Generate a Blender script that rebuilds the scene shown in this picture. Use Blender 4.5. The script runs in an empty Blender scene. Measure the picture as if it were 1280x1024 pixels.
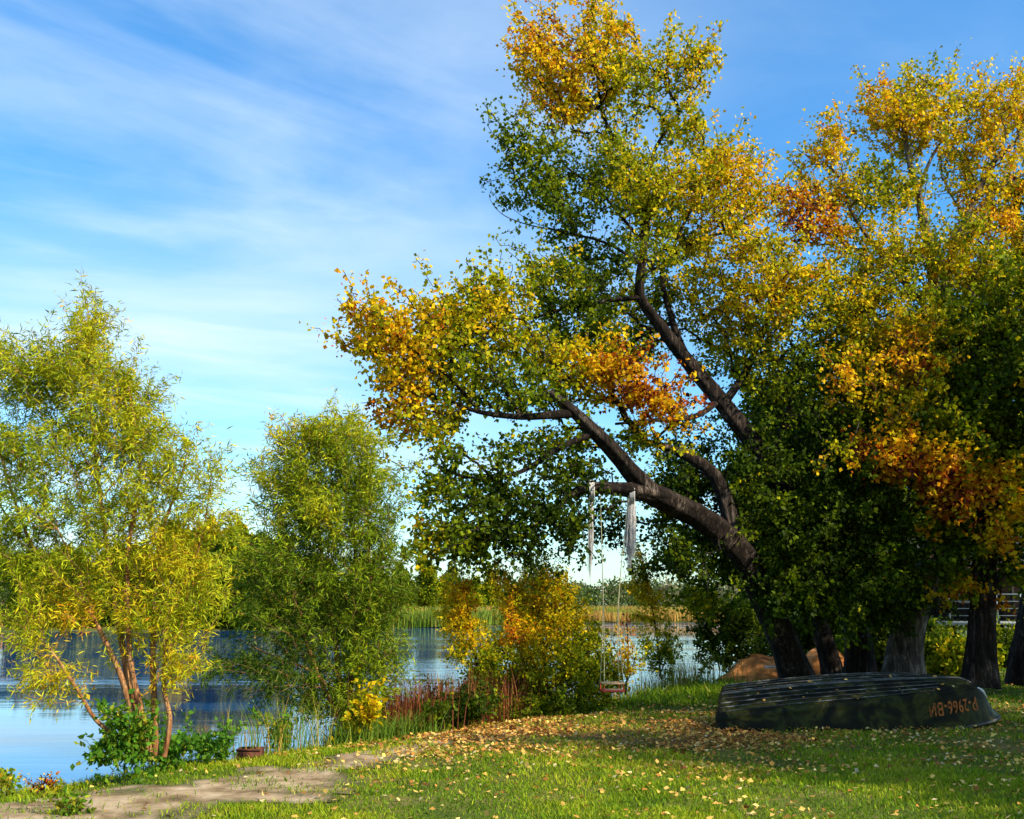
import bpy, math
import numpy as np
from mathutils import Vector
PI = math.pi
rng = np.random.default_rng(7)
sc = bpy.context.scene
C = sc.collection

# ------------------------------------------------------------------ camera
FPX = 1350.0; EYE = 1.6; PITCH = math.atan(243 / FPX)
cam = bpy.data.cameras.new('camera'); co = bpy.data.objects.new('camera', cam); C.objects.link(co)
cam.sensor_width = 36; cam.lens = 36 * FPX / 1280; cam.clip_start = 0.1; cam.clip_end = 6000
co.location = (0, 0, EYE); co.rotation_euler = (PI / 2 + PITCH, 0, 0)
sc.camera = co
# ------------------------------------------------------------------ light
SUN_EL, SUN_ROT = math.radians(36), math.radians(125)      # sun to the right, a little behind the camera
w = bpy.data.worlds.new('World'); sc.world = w; w.use_nodes = True
nt = w.node_tree; N = nt.nodes; Lk = nt.links; N.clear()
out = N.new('ShaderNodeOutputWorld'); bg = N.new('ShaderNodeBackground')
sky = N.new('ShaderNodeTexSky'); sky.sky_type = 'NISHITA'; sky.sun_disc = False
sky.sun_elevation = SUN_EL; sky.sun_rotation = SUN_ROT; sky.air_density = 1.0; sky.dust_density = 0.6; sky.ozone_density = 2.2
hs = N.new('ShaderNodeHueSaturation'); hs.inputs['Saturation'].default_value = 1.36; hs.inputs['Value'].default_value = 1.5
Lk.new(sky.outputs[0], hs.inputs['Color'])
tr_ = N.new('ShaderNodeValToRGB'); tr_.color_ramp.elements[0].position = 0.0; tr_.color_ramp.elements[0].color = (.60, .80, .88, 1)
tr_.color_ramp.elements[1].position = 0.5; tr_.color_ramp.elements[1].color = (.93, 1.0, .98, 1)
tc = N.new('ShaderNodeTexCoord'); sp = N.new('ShaderNodeSeparateXYZ'); Lk.new(tc.outputs['Generated'], sp.inputs[0])
def M(op, a, b=None, c=None, tree=None):
    t = tree or nt
    n = t.nodes.new('ShaderNodeMath'); n.operation = op
    for i, v in enumerate((a, b, c)):
        if v is None: continue
        if isinstance(v, (int, float)): n.inputs[i].default_value = v
        else: t.links.new(v, n.inputs[i])
    return n.outputs[0]
zz = M('ADD', M('MAXIMUM', sp.outputs['Z'], 0.0), 0.10)
cx = M('DIVIDE', sp.outputs['X'], zz); cy = M('DIVIDE', sp.outputs['Y'], zz)
cb = N.new('ShaderNodeCombineXYZ'); Lk.new(cx, cb.inputs[0]); Lk.new(cy, cb.inputs[1])
def cloud(rot, scale, sx, sy, lo, hi, seed, dist=0.6):
    mq = N.new('ShaderNodeMapping'); mq.inputs['Rotation'].default_value = (0, 0, math.radians(rot)); Lk.new(cb.outputs[0], mq.inputs[0])
    mp = N.new('ShaderNodeMapping')
    mp.inputs['Scale'].default_value = (sx, sy, 1); mp.inputs['Location'].default_value = (seed, seed * .7, 0)
    Lk.new(mq.outputs[0], mp.inputs[0])
    nz = N.new('ShaderNodeTexNoise'); nz.inputs['Scale'].default_value = scale; nz.inputs['Detail'].default_value = 7
    nz.inputs['Roughness'].default_value = 0.55; nz.inputs['Distortion'].default_value = dist
    Lk.new(mp.outputs[0], nz.inputs['Vector'])
    mr = N.new('ShaderNodeMapRange'); mr.interpolation_type = 'SMOOTHSTEP'
    mr.inputs['From Min'].default_value = lo; mr.inputs['From Max'].default_value = hi
    Lk.new(nz.outputs['Fac'], mr.inputs['Value']); return mr.outputs[0]
c1 = cloud(-22, 0.62, 0.75, 1.25, 0.36, 0.74, 5.3, 0.5)
c2 = cloud(-30, 1.7, 0.65, 1.8, 0.42, 0.78, 9.3, 0.7)
lm = N.new('ShaderNodeMapRange'); lm.interpolation_type = 'SMOOTHSTEP'
lm.inputs['From Min'].default_value = 0.30; lm.inputs['From Max'].default_value = -0.30
lm.inputs['To Min'].default_value = 0.22; lm.inputs['To Max'].default_value = 1.0
Lk.new(sp.outputs['X'], lm.inputs['Value'])
cl = M('MULTIPLY', M('MINIMUM', M('ADD', M('MULTIPLY', c1, 0.9), M('MULTIPLY', c2, 0.4)), 1.0), lm.outputs[0])
cl = M('MULTIPLY', cl, 0.7)
Lk.new(sp.outputs['Z'], tr_.inputs[0]); tm = N.new('ShaderNodeMix'); tm.data_type = 'RGBA'; tm.blend_type = 'MULTIPLY'; tm.inputs['Factor'].default_value = 1; Lk.new(hs.outputs[0], tm.inputs['A']); Lk.new(tr_.outputs[0], tm.inputs['B'])
mx = N.new('ShaderNodeMix'); mx.data_type = 'RGBA'; Lk.new(cl, mx.inputs['Factor'])
Lk.new(tm.outputs['Result'], mx.inputs['A']); mx.inputs['B'].default_value = (5.6, 6.4, 6.9, 1)
Lk.new(mx.outputs['Result'], bg.inputs[0]); bg.inputs[1].default_value = 0.115
Lk.new(bg.outputs[0], out.inputs[0])
sd_ = bpy.data.lights.new('sun', 'SUN'); sd_.energy = 5.0; sd_.angle = math.radians(0.55); sd_.color = (1.0, 0.90, 0.72)
so = bpy.data.objects.new('sun', sd_); C.objects.link(so)
SDIR = Vector((math.sin(SUN_ROT) * math.cos(SUN_EL), math.cos(SUN_ROT) * math.cos(SUN_EL), math.sin(SUN_EL)))
so.rotation_euler = (-SDIR).to_track_quat('-Z', 'Y').to_euler(); so.location = (30, -10, 30)
sc.view_settings.view_transform = 'Standard'; sc.view_settings.look = 'None'
sc.view_settings.exposure = 0.7; sc.view_settings.gamma = 1

# ------------------------------------------------------------------ helpers
cp, spi = math.cos(PITCH), math.sin(PITCH)
def P(px, py, d):
    """the place d metres in front of the camera that the eye sees at this spot"""
    a = (px - 640) / FPX; b = (512 - py) / FPX
    y = cp - b * spi; z = spi + b * cp
    return np.array([a / y * d, d, EYE + z / y * d])
def G(px, py, z=0.0):
    a = (px - 640) / FPX; b = (512 - py) / FPX
    y = cp - b * spi; zz = spi + b * cp
    k = (z - EYE) / zz
    return np.array([a * k, y * k, z])
def sno(p, s, seed=0):
    """cheap smooth noise of positions, about -1..1"""
    p = np.asarray(p, float) * s; r = np.random.default_rng(seed); v = 0
    for i in range(6):
        k = r.normal(size=p.shape[-1]); k = k / np.linalg.norm(k) * (1 + .55 * i); v = v + np.sin(p @ k + r.uniform(0, 6.28)) / (1 + .35 * i)
    return v / 2.2
def link(o, parent=None):
    C.objects.link(o)
    if parent is not None: o.parent = parent
    return o
def npmesh(name, V, F, mat, parent=None, attrs=None, smooth=False):
    """one mesh object from vertex and face arrays; F is (n,k)"""
    V = np.ascontiguousarray(V, dtype=np.float32); F = np.ascontiguousarray(F, dtype=np.int32)
    if parent is not None: V = V - np.array(parent.location, dtype=np.float32)
    me = bpy.data.meshes.new(name)
    me.vertices.add(len(V)); me.vertices.foreach_set('co', V.ravel())
    k = F.shape[1]; me.loops.add(F.size); me.loops.foreach_set('vertex_index', F.ravel())
    me.polygons.add(len(F)); me.polygons.foreach_set('loop_start', np.arange(0, F.size, k, dtype=np.int32))
    me.update(calc_edges=True)
    for an, av in (attrs or {}).items():
        at = me.attributes.new(an, 'FLOAT', 'FACE'); at.data.foreach_set('value', np.ascontiguousarray(av, dtype=np.float32))
    if smooth: me.shade_smooth()
    me.materials.append(mat)
    return link(bpy.data.objects.new(name, me), parent)
def thing(name, label, cat, loc, group=None):
    o = bpy.data.objects.new(name, None); o.empty_display_size = .2; C.objects.link(o); o.location = tuple(float(v) for v in loc)
    o['label'] = label; o['category'] = cat
    if group: o['group'] = group
    return o
def tag(o, label, cat, group=None, kind=None):
    o['label'] = label; o['category'] = cat
    if group: o['group'] = group
    if kind: o['kind'] = kind
    return o
class MB:
    def __init__(s): s.v = []; s.f = []; s.n = 0
    def add(s, V, F):
        V = np.asarray(V, float).reshape(-1, 3); F = np.asarray(F, int)
        s.v.append(V); s.f.append(F + s.n); s.n += len(V)
    def box(s, c, size, rz=0.0, tilt=None):
        x, y, z = [v / 2 for v in size]
        V = np.array([(-x,-y,-z),(x,-y,-z),(x,y,-z),(-x,y,-z),(-x,-y,z),(x,-y,z),(x,y,z),(-x,y,z)])
        if tilt is not None: V = V @ np.array(tilt).T
        ca, sa = math.cos(rz), math.sin(rz); V = V @ np.array([(ca,sa,0),(-sa,ca,0),(0,0,1)])
        s.add(V + np.array(c), [(0,3,2,1),(4,5,6,7),(0,1,5,4),(1,2,6,5),(2,3,7,6),(3,0,4,7)])
    def tube(s, pts, rad, n=8, rough=0.0, seed=0, cap=True):
        pts = np.asarray(pts, float); rad = np.broadcast_to(np.asarray(rad, float), (len(pts),))
        t = np.gradient(pts, axis=0); t /= np.linalg.norm(t, axis=1)[:, None] + 1e-9
        u = np.cross(t[0], (0.3, 1, 0.1)); u /= np.linalg.norm(u); V = []
        ang = np.arange(n) / n * 2 * PI; r0 = np.random.default_rng(seed); ph = r0.uniform(0, 6.28, 4)
        for i in range(len(pts)):
            u = u - t[i] * (u @ t[i]); u /= np.linalg.norm(u); b = np.cross(t[i], u)
            rr = rad[i] * (1 + rough * (np.sin(3 * ang + ph[0] + i * .25) * .5 + np.sin(5 * ang + ph[1] - i * .2) * .4 + np.sin(8 * ang + ph[2]) * .3 + r0.normal(0, .12, n)))
            V.append(pts[i] + rr[:, None] * (np.cos(ang)[:, None] * u + np.sin(ang)[:, None] * b))
        V = np.concatenate(V); m = len(pts); i = np.arange(m - 1)[:, None] * n; j = np.arange(n)[None]; k = (np.arange(n) + 1)[None] % n
        F = np.stack([i + j, i + k, i + n + k, i + n + j], -1).reshape(-1, 4)
        s.add(V, F)
        if cap:
            for r, base in ((0, False), (m - 1, True)):
                V2 = np.concatenate([V[r * n:(r + 1) * n], pts[r][None]])
                jj = np.arange(n); kk = (jj + 1) % n; ce = np.full(n, n)
                F2 = np.stack([jj, kk, ce, ce], -1) if base else np.stack([kk, jj, ce, ce], -1)
                # quads with a doubled centre become slivers, so pair the fan up
                F2 = np.array([(a, (a + 1) % n, (a + 2) % n, n) for a in range(0, n - 1, 2)]) if n % 2 == 0 else F2[:0]
                s.add(V2, F2 if base else F2[:, ::-1])
    def build(s, name, mat, parent=None, smooth=False, attrs=None):
        return npmesh(name, np.concatenate(s.v), np.concatenate(s.f), mat, parent, attrs, smooth)
def catmull(pts, step):
    pts = np.asarray(pts, float)
    if len(pts) < 3:
        n = max(2, int(np.linalg.norm(pts[-1] - pts[0]) / step) + 1); t = np.linspace(0, 1, n)[:, None]
        return pts[0] * (1 - t) + pts[-1] * t
    p = np.concatenate([[2 * pts[0] - pts[1]], pts, [2 * pts[-1] - pts[-2]]]); o = []
    for i in range(1, len(p) - 2):
        n = max(2, int(np.linalg.norm((p[i + 1] - p[i])[:3]) / step))
        for t in np.arange(n) / n:
            o.append(.5 * (2 * p[i] + (p[i+1] - p[i-1]) * t + (2*p[i-1] - 5*p[i] + 4*p[i+1] - p[i+2]) * t*t + (-p[i-1] + 3*p[i] - 3*p[i+1] + p[i+2]) * t**3))
    o.append(pts[-1]); return np.array(o)

# ------------------------------------------------------------------ materials
def mat(name):
    m = bpy.data.materials.new(name); m.use_nodes = True; t = m.node_tree
    b = t.nodes['Principled BSDF']; return m, t, b
def setin(b, **k):
    for a, v in k.items(): b.inputs[a.replace('_', ' ')].default_value = v
def ramp(t, fac, stops, interp='LINEAR'):
    r = t.nodes.new('ShaderNodeValToRGB'); r.color_ramp.interpolation = interp; e = r.color_ramp.elements
    while len(e) < len(stops): e.new(0.5)
    for i, (p, c) in enumerate(stops): e[i].position = p; e[i].color = (*c, 1)
    t.links.new(fac, r.inputs[0]); return r.outputs[0]
def noise(t, scale, detail=5, rough=.6, vec=None, sc3=None, coord='Object', dist=0):
    c = t.nodes.new('ShaderNodeTexCoord'); v = c.outputs[coord]
    if sc3:
        mp = t.nodes.new('ShaderNodeMapping'); mp.inputs['Scale'].default_value = sc3; t.links.new(v, mp.inputs[0]); v = mp.outputs[0]
    n = t.nodes.new('ShaderNodeTexNoise'); n.inputs['Scale'].default_value = scale; n.inputs['Detail'].default_value = detail
    n.inputs['Roughness'].default_value = rough; n.inputs['Distortion'].default_value = dist
    t.links.new(v, n.inputs['Vector']); return n.outputs['Fac']
def bump(t, b, h, strength, dist):
    n = t.nodes.new('ShaderNodeBump'); n.inputs['Strength'].default_value = strength; n.inputs['Distance'].default_value = dist
    t.links.new(h, n.inputs['Height']); t.links.new(n.outputs[0], b.inputs['Normal'])
def simple(name, stops, scale=8, rough=.8, bs=.4, bd=.01, sc3=None, detail=6, spec=.3):
    m, t, b = mat(name); n = noise(t, scale, detail, .65, sc3=sc3)
    t.links.new(ramp(t, n, stops), b.inputs['Base Color']); setin(b, Roughness=rough); b.inputs['Specular IOR Level'].default_value = spec
    if bs: bump(t, b, n, bs, bd)
    return m
def leafmat(name, stops, trans=.48, gloss=.6, spec=.12):
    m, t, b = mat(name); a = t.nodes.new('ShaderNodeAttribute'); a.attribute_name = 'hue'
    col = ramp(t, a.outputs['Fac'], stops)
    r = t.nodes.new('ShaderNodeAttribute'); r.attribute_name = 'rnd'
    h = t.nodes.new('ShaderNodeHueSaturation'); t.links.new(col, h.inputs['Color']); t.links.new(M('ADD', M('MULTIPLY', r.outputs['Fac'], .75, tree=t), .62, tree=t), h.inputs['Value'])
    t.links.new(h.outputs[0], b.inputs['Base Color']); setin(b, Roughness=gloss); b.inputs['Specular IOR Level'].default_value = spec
    tr = t.nodes.new('ShaderNodeBsdfTranslucent'); t.links.new(h.outputs[0], tr.inputs[0])
    mixn = t.nodes.new('ShaderNodeMixShader'); mixn.inputs[0].default_value = trans
    t.links.new(b.outputs[0], mixn.inputs[1]); t.links.new(tr.outputs[0], mixn.inputs[2])
    t.links.new(mixn.outputs[0], t.nodes['Material Output'].inputs[0]); return m
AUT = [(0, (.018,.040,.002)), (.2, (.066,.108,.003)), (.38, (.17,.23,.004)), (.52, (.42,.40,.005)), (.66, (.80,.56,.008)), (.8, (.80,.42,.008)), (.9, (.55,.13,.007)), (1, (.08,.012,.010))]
WIL = [(0, (.045,.09,.005)), (.3, (.20,.28,.008)), (.52, (.46,.47,.012)), (.75, (.66,.46,.012)), (.9, (.62,.24,.012)), (1, (.35,.10,.012))]
m_leaf = leafmat('poplar_leaf', AUT)
m_will = leafmat('willow_leaf', WIL, .38, .55)
m_plant = leafmat('bank_plant_leaf', [(0, (.05,.15,.012)), (.3, (.11,.26,.015)), (.5, (.38,.36,.02)), (.7, (.65,.42,.02)), (1, (.3,.09,.02))])
m_grass = leafmat('grass_blade', [(0, (.035,.075,.006)), (.35, (.135,.245,.007)), (.6, (.38,.42,.012)), (.8, (.38,.33,.05)), (1, (.42,.24,.08))], .35, .5)
m_reed = leafmat('reed_blade', [(0, (.05,.13,.012)), (.25, (.12,.2,.015)), (.5, (.34,.27,.04)), (.7, (.48,.24,.06)), (.85, (.20,.055,.02)), (1, (.11,.03,.015))], .3, .6)
m_fall = leafmat('fallen_leaf', [(0, (.16,.05,.015)), (.3, (.38,.15,.03)), (.55, (.62,.33,.07)), (.8, (.78,.52,.13)), (1, (.72,.55,.30))], .2, .5)
def bark(name, stops, bd=.09, sc=6):
    m, t, b = mat(name); n = noise(t, sc, 8, .7, sc3=(2.2, 2.2, .30), dist=.9); n2 = noise(t, 2.2, 4, .6)
    mr = t.nodes.new('ShaderNodeMath'); mr.operation = 'MULTIPLY_ADD'; t.links.new(n2, mr.inputs[0]); mr.inputs[1].default_value = .5; t.links.new(n, mr.inputs[2])
    t.links.new(ramp(t, M('SUBTRACT', mr.outputs[0], .25, tree=t), stops), b.inputs['Base Color']); setin(b, Roughness=.92); b.inputs['Specular IOR Level'].default_value = .15
    bump(t, b, n, 1.0, bd); return m
m_bark = bark('furrowed_bark', [(.32, (.006,.004,.003)), (.5, (.020,.013,.009)), (.6, (.065,.048,.036)), (.7, (.20,.155,.12))])
m_pale = bark('pale_bark', [(.3, (.018,.013,.010)), (.5, (.085,.065,.048)), (.68, (.30,.25,.19))], .04)
m_wbark = bark('willow_bark', [(.3, (.09,.032,.012)), (.5, (.27,.12,.045)), (.66, (.48,.27,.12))], .02, 11)

# ------------------------------------------------------------------ terrain
WATER = -0.6
SH = np.array([(-60,-21),(-12,4.9),(-7.3,8.3),(-5.3,10.2),(-4.5,11.6),(-3.5,12.7),(-2.5,14.4),(-1.0,16.2),(0.2,18.4),(1.9,20.6),(4.3,23.6),(6.6,27.5),(9.5,36),(16,48),(32,64),(70,90),(120,106)], float)
def shore(x, y):
    """signed distance to the near shoreline, positive on land"""
    p = np.stack([x, y], -1); best = np.full(x.shape, 1e9); sg = np.ones(x.shape)
    for a, b in zip(SH[:-1], SH[1:]):
        e = b - a; q = p - a; t = np.clip((q @ e) / (e @ e), 0, 1); r = q - t[..., None] * e; d = np.hypot(r[..., 0], r[..., 1])
        cr = e[0] * q[..., 1] - e[1] * q[..., 0]; m = d < best; sg = np.where(m, np.where(cr < 0, 1, -1), sg); best = np.where(m, d, best)
    return best * sg
def farshore(x): return np.interp(x, [-800,-400,-45,-20,-12,-3,0,3,20,60,100,400,900], [90,95,90,92,100,105,118,129,131,124,106,100,100])
def height(x, y):
    x = np.asarray(x, float); y = np.asarray(y, float); s = shore(x, y); p = np.stack([x, y], -1)
    s = s + .22 * sno(p, 1.6, 5) * (y < 40)
    zn = np.interp(s, [-1.6,-.7,-.1,.5,1.6,4], [-1.5,-.9,-.42,-.14,-.04,0])
    zf = np.interp(y - farshore(x) - 1.2 * sno(p, .25, 8), [-5,0,2,14], [-1.6,-.62,-.42,-.1])
    z = np.maximum(zn, zf)
    return z + np.where(z > -.3, .035 * sno(p, .8, 2) + .012 * sno(p, 3.5, 3), 0) * (y < 60)
def axis(lo, hi, step, far_lo, far_hi, gr=1.16):
    a = list(np.arange(lo, hi + 1e-6, step)); s = step
    while a[-1] < far_hi: s *= gr; a.append(a[-1] + s)
    s = step; b = [lo]
    while b[-1] > far_lo: s *= gr; b.append(b[-1] - s)
    return np.array(b[::-1][:-1] + a)
def grid(xs, ys, zf):
    X, Y = np.meshgrid(xs, ys); Z = zf(X, Y); V = np.stack([X, Y, Z], -1).reshape(-1, 3)
    nx = len(xs); i = (np.arange(len(ys) - 1)[:, None] * nx + np.arange(nx - 1)[None]).ravel()
    return V, np.stack([i, i + 1, i + nx + 1, i + nx], -1)
xs = axis(-9, 12, .16, -3000, 3000); ys = axis(6, 30, .16, -300, 5000, 1.1)
V, F = grid(xs, ys, height)
PATH = np.array([G(a, b)[:2] for a, b in ((-60,1016),(60,1010),(170,1003),(285,990),(370,967),(445,950),(500,937),(550,924))]); PR = np.array([1.0,1.05,1.05,.92,.62,.48,.36,.22])
def pathmask(x, y):
    p = np.stack([x, y], -1); best = np.full(x.shape, 9.)
    for a, b, ra, rb in zip(PATH[:-1], PATH[1:], PR[:-1], PR[1:]):
        e = b - a; q = p - a; t = np.clip((q @ e) / (e @ e), 0, 1); r = q - t[..., None] * e
        best = np.minimum(best, np.hypot(r[..., 0], r[..., 1]) / (ra + (rb - ra) * t))
    best = best + .36 * sno(p, 2.6, 11) + .26 * sno(p, 7, 12)
    return best
def litter(x, y):
    """how thick the leaf litter lies (0..1): a band under the leaning poplar"""
    return np.exp(-((x - 1.2) / 3.2) ** 2 - ((y - 14.6) / 2.9) ** 2) + .75 * np.exp(-((x - 7.5) / 1.6) ** 2 - ((y - 17.2) / 1.5) ** 2) + .5 * np.exp(-((x - 2.6) / 1.2) ** 2 - ((y - 13.3) / .8) ** 2)
m, t, b = mat('lawn_soil')
n1 = noise(t, 1.3, 6, .6); n2 = noise(t, 14, 6, .7)
c_ = ramp(t, M('ADD', M('MULTIPLY', n1, .6, tree=t), M('MULTIPLY', n2, .4, tree=t), tree=t), [(.36, (.05,.08,.010)), (.5, (.10,.12,.018)), (.6, (.17,.13,.045)), (.7, (.26,.18,.09))])
gx = t.nodes.new('ShaderNodeTexCoord'); gs = t.nodes.new('ShaderNodeSeparateXYZ'); t.links.new(gx.outputs['Object'], gs.inputs[0])
ex = M('POWER', M('ABSOLUTE', M('DIVIDE', M('SUBTRACT', gs.outputs[0], 1.2, tree=t), 4.0, tree=t), tree=t), 2, tree=t); ey = M('POWER', M('ABSOLUTE', M('DIVIDE', M('SUBTRACT', gs.outputs[1], 14.6, tree=t), 3.2, tree=t), tree=t), 2, tree=t)
lw = M('MULTIPLY', M('SUBTRACT', 1.25, M('ADD', ex, ey, tree=t), tree=t), M('ADD', n2, .25, tree=t), tree=t); lw.node.use_clamp = True
lm_ = t.nodes.new('ShaderNodeMix'); lm_.data_type = 'RGBA'; t.links.new(lw, lm_.inputs['Factor']); t.links.new(c_, lm_.inputs['A']); lm_.inputs['B'].default_value = (.15, .085, .035, 1); c_ = lm_.outputs['Result']
t.links.new(c_, b.inputs['Base Color']); setin(b, Roughness=.95); b.inputs['Specular IOR Level'].default_value = .1; bump(t, b, n2, .8, .03)
m_soil = m
g = npmesh('ground', V, F, m_soil, smooth=True); g['kind'] = 'structure'
xp = np.arange(-7.5, 5.2, .045); yp = np.arange(7.2, 14.2, .045)
Vp, Fp = grid(xp, yp, lambda x, y: height(x, y) + .009)
ce = Vp[Fp].mean(1); Fp = Fp[(pathmask(ce[:, 0], ce[:, 1]) < .93) & (shore(ce[:, 0], ce[:, 1]) > .35)]; ce = Vp[Fp].mean(1); edg = np.clip((pathmask(ce[:, 0], ce[:, 1]) - .45) / .45, 0, 1)
us, inv = np.unique(Fp.ravel(), return_inverse=True); Vp = Vp[us]; Fp = inv.reshape(-1, 4)
m_path = simple('bare_sandy_soil', [(.3, (.10,.068,.032)), (.42, (.20,.135,.07)), (.55, (.36,.26,.155)), (.7, (.48,.38,.25))], 2.6, .95, .8, .03, detail=10, spec=.1)
t = m_path.node_tree; b = t.nodes['Principled BSDF']; at_ = t.nodes.new('ShaderNodeAttribute'); at_.attribute_name = 'edge'
pm_ = t.nodes.new('ShaderNodeMix'); pm_.data_type = 'RGBA'; t.links.new(M('MULTIPLY', at_.outputs['Fac'], M('ADD', noise(t, 9, 6, .7), .35, tree=t), tree=t), pm_.inputs['Factor'])
t.links.new(b.inputs['Base Color'].links[0].from_socket, pm_.inputs['A']); pm_.inputs['B'].default_value = (.055, .06, .018, 1); t.links.new(pm_.outputs['Result'], b.inputs['Base Color'])
pth = npmesh('path', Vp, Fp, m_path, smooth=True, attrs={'edge': edg}); pth['kind'] = 'structure'
# water
m, t, b = mat('lake_water'); setin(b, Roughness=.035, IOR=1.33); b.inputs['Base Color'].default_value = (.009, .065, .20, 1)
r1 = noise(t, 1, 3, .55, sc3=(.9, 4.2, 1), dist=.3); r2 = noise(t, 1, 2, .5, sc3=(.22, 1.1, 1)); r3 = noise(t, 1, 3, .5, sc3=(.012, .055, 1), dist=.8)
band = ramp(t, r3, [(.48, (.03,)*3), (.58, (.22,)*3), (.68, (.7,)*3)])
bump(t, b, M('MULTIPLY', M('ADD', M('MULTIPLY', r1, .5, tree=t), M('MULTIPLY', r2, 1.2, tree=t), tree=t), band, tree=t), .6, .12)
m_water = m
xw = axis(-60, 60, 20, -2900, 2900, 1.4); yw = axis(-40, 140, 20, -280, 4900, 1.4)
Vw, Fw = grid(xw, yw, lambda x, y: x * 0 + WATER); wo = npmesh('water', Vw, Fw, m_water); wo['kind'] = 'structure'

# ------------------------------------------------------------------ trees and shrubs
def leafmesh(base, ax, length, width, rg, fold=.12):
    n = len(base); ax = ax / (np.linalg.norm(ax, axis=1)[:, None] + 1e-9)
    s = np.cross(ax, rg.normal(size=(n, 3))); s /= np.linalg.norm(s, axis=1)[:, None] + 1e-9
    nn = np.cross(ax, s); L = length * rg.uniform(.5, 1.3, n)[:, None]; W = (width * L / length) * .5
    a = base; c = base + ax * L; m_ = base + ax * L * .42 + nn * L * fold
    V = np.stack([a, m_ + s * W, c, m_ - s * W], 1).reshape(-1, 3)
    return V, np.arange(n * 4).reshape(-1, 4)
def grow(nodes, pts, bf):
    """join twig tips to the nearest wood, short ways round favoured (a minimum spanning tree with a path length cost)"""
    n0 = len(nodes); allp = np.concatenate([nodes, pts]); path = np.zeros(len(allp)); path[:n0] = np.linalg.norm(nodes - nodes[0], axis=1)
    par = np.full(len(allp), -1); d = np.empty(len(pts)); bp = np.empty(len(pts), int)
    for s in range(0, len(pts), 500):
        D = np.linalg.norm(pts[s:s+500, None] - nodes[None], axis=2) + bf * path[:n0][None]
        bp[s:s+500] = D.argmin(1); d[s:s+500] = D.min(1)
    done = np.zeros(len(pts), bool); order = []
    for _ in range(len(pts)):
        j = int(np.where(done, 1e9, d).argmin()); done[j] = True; k = n0 + j; par[k] = bp[j]; order.append(k)
        path[k] = path[par[k]] + np.linalg.norm(allp[k] - allp[par[k]])
        D = np.linalg.norm(pts - pts[j], axis=1) + bf * path[k]; m = (D < d) & ~done; d[m] = D[m]; bp[m] = k
    return allp, par, order
def branches(allp, par, order, tip, n0, nodr, expo=2.2, jit=.09, rg=rng, side=5):
    r = np.zeros(len(allp))
    for k in reversed(order):
        r[k] = max(r[k], tip ** expo) if r[k] == 0 else r[k]; r[par[k]] += r[k]
    r = r ** (1 / expo); mbv = []; mbf = []; base = 0
    K = np.array(order); A = allp[par[K]]; B = allp[K]; rb = r[K]; ra = np.minimum(r[par[K]], rb * 1.7)
    lim = par[K] < n0; ra = np.where(lim, np.minimum(rb * 1.35, nodr[np.minimum(par[K], n0 - 1)] * .8), ra); rb = np.minimum(rb, ra)
    L = np.linalg.norm(B - A, axis=1); Mid = (A + B) / 2 + rg.normal(size=A.shape) * L[:, None] * jit
    T = (B - A) / (L[:, None] + 1e-9); U = np.cross(T, (.31, .2, .93)); U /= np.linalg.norm(U, axis=1)[:, None] + 1e-9; W = np.cross(T, U)
    ang = np.arange(side) / side * 2 * PI; ring = np.cos(ang)[None, :, None] * U[:, None] + np.sin(ang)[None, :, None] * W[:, None]
    V = np.concatenate([A[:, None] + ring * ra[:, None, None], Mid[:, None] + ring * ((ra + rb) / 2)[:, None, None], B[:, None] + ring * rb[:, None, None]], 1)
    n = len(K); o = (np.arange(n) * side * 3)[:, None, None]; j = np.arange(side); k2 = (j + 1) % side
    q = np.stack([j, k2, side + k2, side + j], -1); q = np.concatenate([q, q + side])[None]
    return V.reshape(-1, 3), (o + q).reshape(-1, 4)
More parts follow.
